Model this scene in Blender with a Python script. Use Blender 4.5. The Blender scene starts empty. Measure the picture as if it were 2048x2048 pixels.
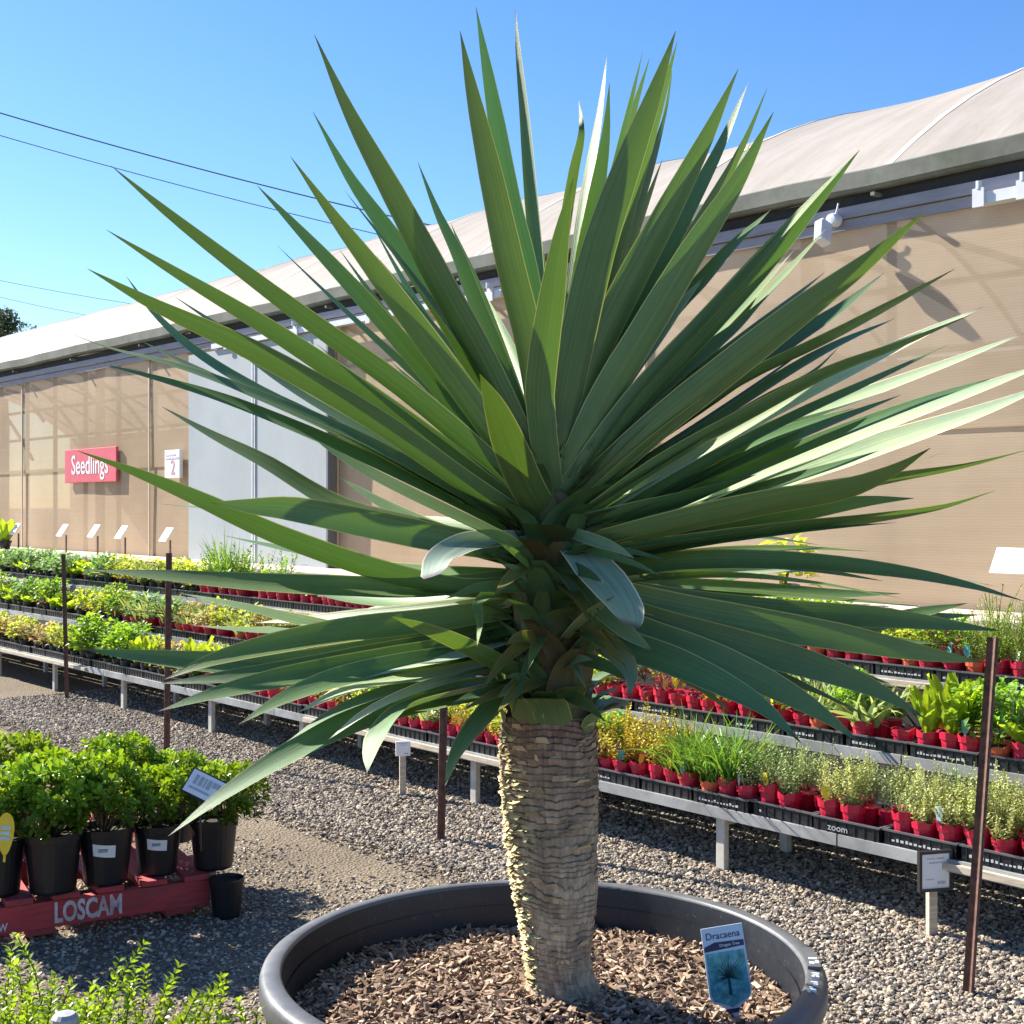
import bpy, math, random
import numpy as np
from mathutils import Vector, Matrix

random.seed(7); rng = np.random.default_rng(7)
R = math.radians
scene = bpy.context.scene
COL = scene.collection

# ------------------------------------------------------------------ camera, light, exposure
FPX = 2650.0; EYE = 1.5; HOR = 1010.0
cam_d = bpy.data.cameras.new('camera'); cam = bpy.data.objects.new('camera', cam_d); COL.objects.link(cam)
cam.location = (0, 0, EYE); cam.rotation_euler = (R(90), 0, 0)
cam_d.sensor_width = 36; cam_d.lens = 36 * FPX / 2048; cam_d.shift_y = -(1024 - HOR) / 2048
cam_d.clip_start = 0.05; cam_d.clip_end = 2000
scene.camera = cam

SUN_EL = 36.0
SUN_XY = Vector((-0.83, 0.557)).normalized()          # horizontal direction towards the sun
world = bpy.data.worlds.new('World'); scene.world = world; world.use_nodes = True
wn = world.node_tree.nodes; wl = world.node_tree.links
for n in list(wn): wn.remove(n)
sky = wn.new('ShaderNodeTexSky'); sky.sky_type = 'NISHITA'; sky.sun_disc = False
sky.sun_elevation = R(SUN_EL); sky.sun_rotation = math.atan2(SUN_XY.x, SUN_XY.y)
sky.altitude = 0; sky.air_density = 1.1; sky.dust_density = 0.2; sky.ozone_density = 5.0
bg = wn.new('ShaderNodeBackground'); bg.inputs['Strength'].default_value = 0.074
wo = wn.new('ShaderNodeOutputWorld')
hs_ = wn.new('ShaderNodeHueSaturation'); hs_.inputs['Saturation'].default_value = 1.19; hs_.inputs['Hue'].default_value = .508; wl.new(sky.outputs[0], hs_.inputs['Color']); wl.new(hs_.outputs[0], bg.inputs['Color']); wl.new(bg.outputs[0], wo.inputs['Surface'])
sun_d = bpy.data.lights.new('sun', 'SUN'); sun = bpy.data.objects.new('sun', sun_d); COL.objects.link(sun)
sun_d.energy = 5.0; sun_d.angle = R(0.53); sun_d.color = (1.0, 0.93, 0.80)
sd = Vector((SUN_XY.x * math.cos(R(SUN_EL)), SUN_XY.y * math.cos(R(SUN_EL)), math.sin(R(SUN_EL))))
sun.rotation_euler = sd.to_track_quat('Z', 'Y').to_euler()
scene.view_settings.view_transform = 'Standard'; scene.view_settings.look = 'None'
scene.view_settings.exposure = 1.47; scene.view_settings.gamma = 1.0
scene.view_settings.use_curve_mapping = False
scene.render.engine = 'CYCLES'
scene.cycles.max_bounces = 8; scene.cycles.transparent_max_bounces = 12
scene.cycles.diffuse_bounces = 3

# ------------------------------------------------------------------ frames and helpers
TH = math.atan2(2290.0, FPX); CT, ST = math.cos(TH), math.sin(TH)
BROT = -(math.pi / 2 - TH)                            # the bench and greenhouse frame: x along the wall, y into it
def B(s, p, z): return Vector((p * CT + s * ST, p * ST - s * CT, z))
def bs(x, p):                                         # place along the wall line at distance p
    Y = FPX * p / CT / (x + 1266.0)
    return -(Y - p * ST) / CT, Y
def bz(y, Y): return EYE - (y - HOR) * Y / FPX
def P(x, y, Y): return Vector(((x - 1024) / FPX * Y, Y, EYE - (y - HOR) * Y / FPX))
def G(x, y, z=0.0): return P(x, y, FPX * (EYE - z) / (y - HOR))

def tag(o, label=None, cat=None, group=None, kind=None):
    if label: o['label'] = label
    if cat: o['category'] = cat
    if group: o['group'] = group
    if kind: o['kind'] = kind
    return o
def link(o, parent=None):
    COL.objects.link(o)
    if parent is not None: o.parent = parent
    return o
def empty(name, loc=(0, 0, 0), rz=0.0):
    o = bpy.data.objects.new(name, None); o.empty_display_size = 0.05
    o.location = loc; o.rotation_euler = (0, 0, rz); return link(o)
def copy_tree(o, parent=None):
    c = o.copy(); link(c, parent)
    for ch in list(o.children): copy_tree(ch, c)
    return c

class MB:
    def __init__(s): s.v = []; s.f = []; s.c = []
    def add(s, vs, fs, col=1.0):
        b = len(s.v); s.v += [tuple(v) for v in vs]; s.f += [tuple(i + b for i in f) for f in fs]
        s.c += ([col] * len(vs)) if not isinstance(col, list) else col; return s
    def box(s, x0, x1, y0, y1, z0, z1, col=1.0, M=None):
        vs = [Vector((x, y, z)) for z in (z0, z1) for y in (y0, y1) for x in (x0, x1)]
        if M is not None: vs = [M @ v for v in vs]
        return s.add(vs, [(0, 2, 3, 1), (4, 5, 7, 6), (0, 1, 5, 4), (2, 6, 7, 3), (0, 4, 6, 2), (1, 3, 7, 5)], col)
    def lathe(s, prof, n=32, col=1.0, cap=False, M=None, sx=1, sy=1):
        vs = []; fs = []
        for (r, z) in prof:
            for k in range(n):
                a = 2 * math.pi * k / n; v = Vector((r * math.cos(a) * sx, r * math.sin(a) * sy, z)); vs.append(M @ v if M is not None else v)
        for i in range(len(prof) - 1):
            for k in range(n):
                a = i * n + k; b = i * n + (k + 1) % n; fs.append((a, b, b + n, a + n))
        if cap:
            fs.append(tuple(reversed(range(n)))); fs.append(tuple(range((len(prof) - 1) * n, len(prof) * n)))
        return s.add(vs, fs, col)
    def tube(s, pts, rad, n=6, col=1.0):
        pts = [Vector(p) for p in pts]; vs = []; fs = []
        for i, p in enumerate(pts):
            t = (pts[min(i + 1, len(pts) - 1)] - pts[max(i - 1, 0)]).normalized()
            a = t.orthogonal().normalized() if abs(t.z) < .99 else Vector((1, 0, 0)); b = t.cross(a).normalized(); a = b.cross(t)
            r = rad[i] if isinstance(rad, (list, tuple)) else rad
            for k in range(n):
                w = 2 * math.pi * k / n; vs.append(p + a * (r * math.cos(w)) + b * (r * math.sin(w)))
        for i in range(len(pts) - 1):
            for k in range(n):
                q = i * n + k; w = i * n + (k + 1) % n; fs.append((q, w, w + n, q + n))
        fs.append(tuple(reversed(range(n)))); fs.append(tuple(range((len(pts) - 1) * n, len(pts) * n)))
        return s.add(vs, fs, col)
    def leaf(s, p, d, nrm, L, W, col=1.0, bend=0.0, fat=.5):
        d = d.normalized(); w = d.cross(nrm)
        if w.length < 1e-4: w = d.orthogonal()
        w.normalize(); nn = w.cross(d)
        m = p + d * (L * fat) + nn * (bend * L * .3); t = p + d * L - nn * (bend * L * .35)
        q = p + d * (L * fat * .45) + nn * (bend * L * .2)
        return s.add([p, q + w * (W * .36), m + w * (W * .5), t, m - w * (W * .5), q - w * (W * .36), m - nn * (W * .12)],
                     [(0, 6, 1), (1, 6, 2), (2, 6, 3), (3, 6, 4), (4, 6, 5), (5, 6, 0)], col)
    def blunt(s, p, d, nrm, L, W, col=1.0, bend=0.0):
        d = d.normalized(); w = d.cross(nrm)
        if w.length < 1e-4: w = d.orthogonal()
        w.normalize(); nn = w.cross(d)
        def q(t, x, h): return p + d * (L * t) + w * (W * x) + nn * (L * h)
        return s.add([p, q(.35, .27, .05 * bend), q(.68, .5, .08 * bend), q(.92, .36, -.02 * bend), q(1, 0, -.14 * bend), q(.92, -.36, -.02 * bend), q(.68, -.5, .08 * bend), q(.35, -.27, .05 * bend), q(.62, 0, -.03)],
                     [(0, 8, 1), (1, 8, 2), (2, 8, 3), (3, 8, 4), (4, 8, 5), (5, 8, 6), (6, 8, 7), (7, 8, 0)], col)
    def leaf2(s, p, d, nrm, L, W, col=1.0):
        d = d.normalized(); w = d.cross(nrm)
        if w.length < 1e-4: w = d.orthogonal()
        w.normalize(); m = p + d * (L * .5)
        return s.add([p, m + w * (W * .5), p + d * L, m - w * (W * .5)], [(0, 1, 2), (0, 2, 3)], col)
    def mesh(s, name, mat=None, smooth=False):
        me = bpy.data.meshes.new(name); me.from_pydata(s.v, [], s.f)
        if any(c != 1.0 for c in s.c):
            ca = me.color_attributes.new('tint', 'FLOAT_COLOR', 'POINT')
            arr = np.ones((len(s.v), 4), np.float32); cc = np.array(s.c, np.float32)
            arr[:, :3] = cc[:, None]; ca.data.foreach_set('color', arr.ravel())
        if smooth: me.polygons.foreach_set('use_smooth', [True] * len(me.polygons))
        me.update()
        if mat: me.materials.append(mat)
        return me
    def build(s, name, mat, parent=None, loc=None, rz=None, smooth=False, bevel=0.0):
        o = bpy.data.objects.new(name, s.mesh(name, mat, smooth)); link(o, parent)
        if loc is not None: o.location = loc
        if rz is not None: o.rotation_euler = (0, 0, rz)
        if bevel:
            m = o.modifiers.new('bevel', 'BEVEL'); m.width = bevel; m.segments = 2; m.limit_method = 'ANGLE'
        return o

def text(name, body, size, mat, M, parent=None, sx=1.0, depth=0.001, align='CENTER', bold=0.0):
    cu = bpy.data.curves.new('lettering', 'FONT'); cu.body = body; cu.size = size; cu.align_x = align; cu.align_y = 'CENTER'
    cu.extrude = depth; cu.offset = bold; cu.resolution_u = 3
    t = bpy.data.objects.new('lettering_tmp', cu)
    me = bpy.data.meshes.new_from_object(t); bpy.data.objects.remove(t)
    me.transform(M @ Matrix.Diagonal((sx, 1, 1, 1)))
    me.materials.clear(); me.materials.append(mat)
    o = bpy.data.objects.new(name, me); return link(o, parent)

# numpy value noise
_tab = rng.random((64, 64, 64)).astype(np.float32)
def noise(x, y, z):
    xi = np.floor(x).astype(int); yi = np.floor(y).astype(int); zi = np.floor(z).astype(int)
    fx = x - xi; fy = y - yi; fz = z - zi
    fx = fx * fx * (3 - 2 * fx); fy = fy * fy * (3 - 2 * fy); fz = fz * fz * (3 - 2 * fz)
    def T(a, b, c): return _tab[(xi + a) % 64, (yi + b) % 64, (zi + c) % 64]
    x00 = T(0,0,0)*(1-fx)+T(1,0,0)*fx; x10 = T(0,1,0)*(1-fx)+T(1,1,0)*fx
    x01 = T(0,0,1)*(1-fx)+T(1,0,1)*fx; x11 = T(0,1,1)*(1-fx)+T(1,1,1)*fx
    return (x00*(1-fy)+x10*fy)*(1-fz) + (x01*(1-fy)+x11*fy)*fz

# ------------------------------------------------------------------ materials
def nt(name):
    m = bpy.data.materials.new(name); m.use_nodes = True
    for n in list(m.node_tree.nodes): m.node_tree.nodes.remove(n)
    return m, m.node_tree.nodes, m.node_tree.links
def ramp(N, L, src, stops):
    r = N.new('ShaderNodeValToRGB'); e = r.color_ramp.elements
    while len(e) < len(stops): e.new(0.5)
    for i, (p, c) in enumerate(stops):
        e[i].position = p; e[i].color = (*c, 1) if len(c) == 3 else c
    L.new(src, r.inputs[0]); return r.outputs[0]
def noise_node(N, L, scale, detail=4, rough=.6, vec=None, dist=0.0):
    n = N.new('ShaderNodeTexNoise'); n.inputs['Scale'].default_value = scale; n.inputs['Detail'].default_value = detail
    n.inputs['Roughness'].default_value = rough; n.inputs['Distortion'].default_value = dist
    if vec is not None: L.new(vec, n.inputs['Vector'])
    return n.outputs['Fac']
def objvec(N, L, sc=(1, 1, 1)):
    t = N.new('ShaderNodeTexCoord'); m = N.new('ShaderNodeMapping'); m.inputs['Scale'].default_value = sc
    L.new(t.outputs['Object'], m.inputs['Vector']); return m.outputs[0]
def mixc(N, L, f, a, b, mode='MIX'):
    m = N.new('ShaderNodeMix'); m.data_type = 'RGBA'; m.blend_type = mode
    for s, v in ((0, f), (6, a), (7, b)):
        if hasattr(v, 'is_linked'): L.new(v, m.inputs[s])
        else: m.inputs[s].default_value = (*v, 1) if isinstance(v, tuple) and len(v) == 3 else v
    return m.outputs[2]
def bump(N, L, h, strength=.5, dist=.01):
    b = N.new('ShaderNodeBump'); b.inputs['Strength'].default_value = strength; b.inputs['Distance'].default_value = dist
    L.new(h, b.inputs['Height']); return b.outputs[0]
def simple(name, col, rough=.6, var=.25, scale=8.0, metal=0.0, spec=.5, bmp=0.0, sc=(1, 1, 1), dirt=None, dirt_amt=.4, tint=False):
    m, N, L = nt(name); v = objvec(N, L, sc); f = noise_node(N, L, scale, 5, .65, v)
    dk = tuple(c * (1 - var) for c in col); lt = tuple(min(1, c * (1 + var)) for c in col)
    c = ramp(N, L, f, [(.3, dk), (.7, lt)])
    if dirt:
        f2 = noise_node(N, L, scale * .37, 6, .75, v); d = ramp(N, L, f2, [(.48, (0, 0, 0)), (.68, (dirt_amt,) * 3)])
        c = mixc(N, L, d, c, dirt)
    if tint:
        a = N.new('ShaderNodeAttribute'); a.attribute_name = 'tint'; c = mixc(N, L, 1.0, c, a.outputs['Color'], 'MULTIPLY')
    p = N.new('ShaderNodeBsdfPrincipled'); L.new(c, p.inputs['Base Color'])
    p.inputs['Roughness'].default_value = rough; p.inputs['Metallic'].default_value = metal; p.inputs['Specular IOR Level'].default_value = spec
    if bmp: L.new(bump(N, L, f, bmp, .004), p.inputs['Normal'])
    o = N.new('ShaderNodeOutputMaterial'); L.new(p.outputs[0], o.inputs[0]); return m
def foliage(name, col, tr, trans=.35, rough=.45, hue=.25, alt=None):
    m, N, L = nt(name)
    a = N.new('ShaderNodeAttribute'); a.attribute_name = 'tint'
    oi = N.new('ShaderNodeObjectInfo')
    v = objvec(N, L); f = noise_node(N, L, 14, 3, .6, v)
    al = alt or tuple(c * (1 - hue) for c in col)
    c = mixc(N, L, f, al, col)
    h = N.new('ShaderNodeHueSaturation'); L.new(c, h.inputs['Color'])
    mr = N.new('ShaderNodeMapRange'); mr.inputs[3].default_value = .75; mr.inputs[4].default_value = 1.2; L.new(oi.outputs['Random'], mr.inputs[0]); L.new(mr.outputs[0], h.inputs['Value'])
    mr2 = N.new('ShaderNodeMapRange'); mr2.inputs[3].default_value = .485; mr2.inputs[4].default_value = .515; L.new(oi.outputs['Random'], mr2.inputs[0]); L.new(mr2.outputs[0], h.inputs['Hue'])
    c = mixc(N, L, 1.0, h.outputs[0], a.outputs['Color'], 'MULTIPLY')
    p = N.new('ShaderNodeBsdfPrincipled'); L.new(c, p.inputs['Base Color']); p.inputs['Roughness'].default_value = rough
    p.inputs['Specular IOR Level'].default_value = .35
    t = N.new('ShaderNodeBsdfTranslucent'); tc = mixc(N, L, 1.0, tr, a.outputs['Color'], 'MULTIPLY'); L.new(tc, t.inputs[0])
    mx = N.new('ShaderNodeMixShader'); mx.inputs[0].default_value = trans
    L.new(p.outputs[0], mx.inputs[1]); L.new(t.outputs[0], mx.inputs[2])
    o = N.new('ShaderNodeOutputMaterial'); L.new(mx.outputs[0], o.inputs[0]); return m

M_ = {}
M_['black'] = simple('black_plastic', (.006, .007, .011), .45, .25, 6, spec=.5)
M_['tray'] = simple('tray_plastic', (.009, .010, .014), .45, .2, 9)
M_['lip'] = simple('tray_lip', (.10, .105, .115), .35, .2, 9)
M_['red'] = simple('red_pot_plastic', (.50, .010, .045), .40, .18, 5)
M_['redpale'] = simple('orange_pot_plastic', (.66, .11, .05), .4, .18, 5)
M_['soil'] = simple('potting_soil', (.035, .024, .017), .95, .5, 60, bmp=.8)
M_['galv'] = simple('galvanised_steel', (.36, .37, .38), .5, .25, 7, metal=.3, dirt=(.16, .15, .14))
M_['wood'] = simple('weathered_timber', (.50, .43, .34), .8, .3, 10, sc=(1, 8, 8), bmp=.3, dirt=(.22, .19, .16))
M_['ledge'] = simple('pale_ledge_boards', (.60, .50, .42), .85, .2, 6, dirt=(.40, .33, .28))
M_['leg'] = simple('bench_leg_steel', (.50, .48, .44), .6, .2, 12, dirt=(.25, .2, .15))
M_['darkfab'] = simple('dark_backing', (.03, .03, .032), .9, .3, 5)
M_['rust'] = simple('rusty_steel', (.12, .06, .045), .85, .45, 40, bmp=.5, dirt=(.035, .03, .03), dirt_amt=.8)
M_['white'] = simple('white_card', (.80, .82, .85), .5, .04, 4)
M_['ink'] = simple('dark_print', (.10, .11, .14), .6, .1, 4)
M_['greyink'] = simple('grey_print', (.42, .44, .48), .6, .1, 4)
M_['pinkink'] = simple('pink_print', (.72, .25, .36), .6, .1, 4)
M_['signred'] = simple('faded_red_sign', (.62, .085, .13), .45, .12, 3)
M_['teal'] = simple('teal_tag', (.08, .32, .30), .4, .35, 30)
M_['bluetag'] = simple('pale_blue_tag', (.42, .60, .70), .4, .25, 30)
M_['yellowtag'] = simple('yellow_tag', (.75, .55, .03), .45, .15, 20)
M_['orangetag'] = simple('orange_tag', (.75, .30, .03), .45, .15, 20)
M_['frame'] = simple('black_sign_frame', (.02, .02, .022), .4, .1, 5)
M_['lampw'] = simple('white_lamp_plastic', (.66, .70, .78), .35, .06, 5)
M_['glass'] = simple('lamp_lens', (.42, .46, .52), .12, .1, 5)
M_['pallet'] = simple('red_pallet_paint', (.42, .048, .055), .75, .3, 9, sc=(1, 5, 5), bmp=.3, dirt=(.17, .07, .06), dirt_amt=.7)
M_['palletw'] = simple('bare_pallet_timber', (.42, .25, .15), .8, .3, 9, bmp=.3)
M_['stencil'] = simple('worn_white_stencil', (.62, .58, .58), .7, .25, 20, dirt=(.4, .12, .12), dirt_amt=.6)
M_['door'] = simple('grey_door_sheet', (.36, .395, .42), .55, .06, 1.5, dirt=(.28, .31, .33), dirt_amt=.7)
M_['seam'] = simple('door_seam', (.12, .13, .14), .6, .1, 4)
M_['track'] = simple('white_door_track', (.62, .65, .69), .45, .1, 5)
M_['fascia'] = simple('mauve_grey_fascia', (.30, .29, .33), .7, .15, 5, sc=(1, 6, 6), dirt=(.20, .2, .22))
M_['gutter'] = simple('weathered_gutter', (.14, .15, .13), .75, .35, 3.5, dirt=(.07, .085, .05), dirt_amt=.8, bmp=.2)
M_['eavedk'] = simple('eave_shadow_dark', (.035, .035, .035), .9, .3, 8)
M_['steel'] = simple('greenhouse_steel', (.07, .06, .05), .7, .15, 5)
M_['post'] = simple('beige_post', (.50, .40, .30), .7, .1, 5)
M_['cable'] = simple('cable_sheath', (.09, .11, .15), .6, .1, 5)
M_['bark2'] = simple('shrub_stem', (.10, .065, .04), .9, .3, 30)
M_['poly'] = simple('bare_ground', (.10, .09, .08), .95, .2, 3)

# species: base colour, translucent colour
SP = {
 'thyme':   foliage('thyme_leaf', (.46, .52, .18), (.54, .60, .14), .34, .6, alt=(.52, .48, .22)),
 'laven':   foliage('lavender_leaf', (.38, .46, .17), (.44, .50, .12), .32, .6, alt=(.32, .40, .19)),
 'chive':   foliage('chive_blade', (.13, .30, .04), (.28, .46, .04), .35, .4),
 'golden':  foliage('golden_leaf', (.55, .40, .03), (.62, .46, .02), .35, .5, alt=(.42, .40, .05)),
 'cos':     foliage('cos_lettuce_leaf', (.34, .50, .03), (.55, .70, .03), .42, .45),
 'herb':    foliage('leafy_herb', (.20, .40, .04), (.38, .58, .03), .40, .42),
 'strap':   foliage('pale_strap_leaf', (.42, .48, .20), (.50, .55, .14), .34, .45, alt=(.22, .38, .07)),
 'cream':   foliage('cream_leaf', (.62, .46, .22), (.62, .45, .14), .34, .55, alt=(.38, .42, .10)),
 'blue':    foliage('blue_green_leaf', (.18, .34, .13), (.28, .46, .12), .34, .5, alt=(.28, .40, .18)),
 'yellow':  foliage('yellow_green_leaf', (.50, .52, .07), (.62, .66, .05), .40, .5, alt=(.34, .48, .06)),
 'dill':    foliage('feathery_leaf', (.27, .40, .07), (.45, .58, .06), .38, .5),
 'white':   foliage('white_petal', (.75, .74, .72), (.6, .6, .55), .2, .6),
 'purple':  foliage('purple_petal', (.42, .28, .62), (.4, .25, .5), .25, .6),
 'redleaf': foliage('dark_red_leaf', (.25, .035, .04), (.35, .05, .05), .3, .5),
 'shrub':   foliage('shrub_leaf', (.10, .22, .018), (.34, .48, .012), .28, .34, alt=(.18, .29, .02)),
 'box':     foliage('box_leaf', (.16, .29, .025), (.40, .56, .02), .38, .30, alt=(.22, .33, .03)),
 'tree':    foliage('far_tree_leaf', (.09, .12, .05), (.14, .18, .06), .3, .5),
}
# ------------------------------------------------------------------ ground
def ground_mat():
    m, N, L = nt('gravel_ground')
    g = N.new('ShaderNodeNewGeometry'); v = g.outputs['Position']
    f1 = noise_node(N, L, 1.3, 5, .6, v); f2 = noise_node(N, L, 90, 3, .7, v)
    c1 = ramp(N, L, f2, [(.25, (.13, .108, .085)), (.5, (.31, .258, .195)), (.75, (.45, .385, .30))])
    c2 = ramp(N, L, f1, [(.35, (.72, .70, .68)), (.65, (1, .98, .95))])
    c = mixc(N, L, 1.0, c1, c2, 'MULTIPLY')
    vo = N.new('ShaderNodeTexVoronoi'); vo.inputs['Scale'].default_value = 75; L.new(v, vo.inputs['Vector'])
    vc = ramp(N, L, vo.outputs['Distance'], [(.0, (1, 1, 1)), (.75, (.35, .33, .31))])
    c = mixc(N, L, .75, c, vc, 'MULTIPLY')
    p = N.new('ShaderNodeBsdfPrincipled'); L.new(c, p.inputs['Base Color']); p.inputs['Roughness'].default_value = .95; p.inputs['Specular IOR Level'].default_value = .2
    L.new(bump(N, L, vc, .9, .012), p.inputs['Normal'])
    o = N.new('ShaderNodeOutputMaterial'); L.new(p.outputs[0], o.inputs[0]); return m
gm = ground_mat()
mb = MB(); S = 600
mb.add([(-S, -S, 0), (S, -S, 0), (S, S, 0), (-S, S, 0)], [(0, 1, 2, 3)])
tag(mb.build('ground', gm), 'gravel nursery yard running under the benches', 'ground', kind='structure')

def stone_mat():
    m, N, L = nt('gravel_stone')
    a = N.new('ShaderNodeAttribute'); a.attribute_name = 'tint'
    g = N.new('ShaderNodeNewGeometry'); f = noise_node(N, L, 160, 2, .6, g.outputs['Position'])
    c = mixc(N, L, 1.0, a.outputs['Color'], ramp(N, L, f, [(.3, (.75, .75, .75)), (.7, (1.1, 1.1, 1.1))]), 'MULTIPLY')
    p = N.new('ShaderNodeBsdfPrincipled'); L.new(c, p.inputs['Base Color']); p.inputs['Roughness'].default_value = .8; p.inputs['Specular IOR Level'].default_value = .25
    o = N.new('ShaderNodeOutputMaterial'); L.new(p.outputs[0], o.inputs[0]); return m
sm = stone_mat()
OCT_V = np.array([(1,0,0),(-1,0,0),(0,1,0),(0,-1,0),(0,0,1),(0,0,-1)], np.float32)
OCT_F = np.array([(0,2,4),(2,1,4),(1,3,4),(3,0,4),(2,0,5),(1,2,5),(3,1,5),(0,3,5)])
ph = (1 + 5 ** .5) / 2
ICO_V = np.array([(-1,ph,0),(1,ph,0),(-1,-ph,0),(1,-ph,0),(0,-1,ph),(0,1,ph),(0,-1,-ph),(0,1,-ph),(ph,0,-1),(ph,0,1),(-ph,0,-1),(-ph,0,1)], np.float32) / 1.9
ICO_F = np.array([(0,11,5),(0,5,1),(0,1,7),(0,7,10),(0,10,11),(1,5,9),(5,11,4),(11,10,2),(10,7,6),(7,1,8),(3,9,4),(3,4,2),(3,2,6),(3,6,8),(3,8,9),(4,9,5),(2,4,11),(6,2,10),(8,6,7),(9,8,1)])
def scatter(name, pos, size, cols, TV, TF, mat, asp=(.55, 1.0, .6), flat=True, jit=.22, parent=None, tilt=1.0):
    n = len(pos); k = len(TV)
    V = TV[None] * (1 + rng.uniform(-jit, jit, (n, k, 1))).astype(np.float32)
    sc = np.stack([np.ones(n), rng.uniform(asp[0], asp[1], n), rng.uniform(asp[0], asp[2], n)], 1) * size[:, None]
    V = V * sc[:, None, :]
    a = rng.uniform(0, 2 * np.pi, n); b = rng.normal(0, .35 * tilt, n); c = rng.normal(0, .35 * tilt, n)
    def rot(ax, t):
        M = np.zeros((n, 3, 3)); i, j = [(1, 2), (2, 0), (0, 1)][ax]; M[:, ax, ax] = 1
        M[:, i, i] = np.cos(t); M[:, j, j] = np.cos(t); M[:, i, j] = -np.sin(t); M[:, j, i] = np.sin(t); return M
    Rm = rot(2, a) @ rot(0, b) @ rot(1, c)
    V = np.einsum('nij,nkj->nki', Rm, V) + pos[:, None, :]
    F = (TF[None] + (np.arange(n) * k)[:, None, None]).reshape(-1, TF.shape[1])
    me = bpy.data.meshes.new(name); me.vertices.add(n * k); me.vertices.foreach_set('co', V.astype(np.float32).ravel())
    nf, w = F.shape; me.loops.add(nf * w); me.loops.foreach_set('vertex_index', F.astype(np.int32).ravel())
    me.polygons.add(nf); me.polygons.foreach_set('loop_start', np.arange(0, nf * w, w, dtype=np.int32)); me.polygons.foreach_set('loop_total', np.full(nf, w, np.int32))
    me.update(calc_edges=True)
    ca = me.color_attributes.new('tint', 'FLOAT_COLOR', 'POINT'); arr = np.ones((n * k, 4), np.float32); arr[:, :3] = np.repeat(cols, k, 0); ca.data.foreach_set('color', arr.ravel())
    me.polygons.foreach_set('use_smooth', [not flat] * nf); me.materials.append(mat)
    o = bpy.data.objects.new(name, me); return link(o, parent)
def stone_cols(n, lo=.7, hi=1.15):
    pal = np.array([(.43, .36, .275), (.35, .295, .24), (.20, .18, .16), (.56, .48, .375), (.10, .09, .085), (.37, .29, .215)])
    c = pal[rng.choice(6, n, p=[.26, .22, .18, .14, .12, .08])]; return c * rng.uniform(lo, hi, (n, 1))
def in_view(pos, m=150):
    x = pos[:, 0] / np.maximum(pos[:, 1], .1) * FPX + 1024; y = HOR + (EYE - pos[:, 2]) / np.maximum(pos[:, 1], .1) * FPX
    return (pos[:, 1] > 1.5) & (x > -m) & (x < 2048 + m) & (y < 2048 + 120)
def bframe(s, p): return np.stack([p * CT + s * ST, p * ST - s * CT], 1)
# coarse drainage gravel along the bench
n = 140000; t = 1.3 + 9.0 * rng.random(n) ** 1.35; p = rng.uniform(3.2, 5.0, n)
p = np.where(p < 3.45, p + rng.uniform(0, .25, n), p)
xy = bframe(-t, p); pos = np.column_stack([xy, rng.uniform(.0, .012, n)]); pos = pos[in_view(pos)]
sz = np.clip(rng.lognormal(-4.85, .34, len(pos)), .004, .017)
tag(scatter('coarse_gravel', pos, sz, stone_cols(len(pos)), ICO_V, ICO_F, sm), 'coarse pale gravel in the strip along the bench legs', 'gravel', kind='stuff')
# fine trodden gravel of the walkway
n = 130000; t = .3 + 8.0 * rng.random(n) ** 1.2; p = rng.uniform(-1.5, 3.5, n)
xy = bframe(-t, p); pos = np.column_stack([xy, rng.uniform(-.002, .003, n)]); pos = pos[in_view(pos)]
pot_d = np.hypot(pos[:, 0] - .067, pos[:, 1] - 2.944); pos = pos[pot_d > .50]
bare = noise(pos[:, 0] * 1.6 + 9, pos[:, 1] * 1.6 + 4, np.zeros(len(pos)))
pp = pos[:, 0] * CT + pos[:, 1] * ST
pos = pos[(bare + np.clip((2.6 - pp) * .25, -.12, .5) + rng.uniform(-.2, .2, len(pos))) > .42]
sz = rng.uniform(.005, .0125, len(pos))
tag(scatter('fine_gravel', pos, sz, stone_cols(len(pos), .75, 1.2), OCT_V, OCT_F, sm, jit=.35), 'fine trodden gravel of the walkway around the tub', 'gravel', kind='stuff')

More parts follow.
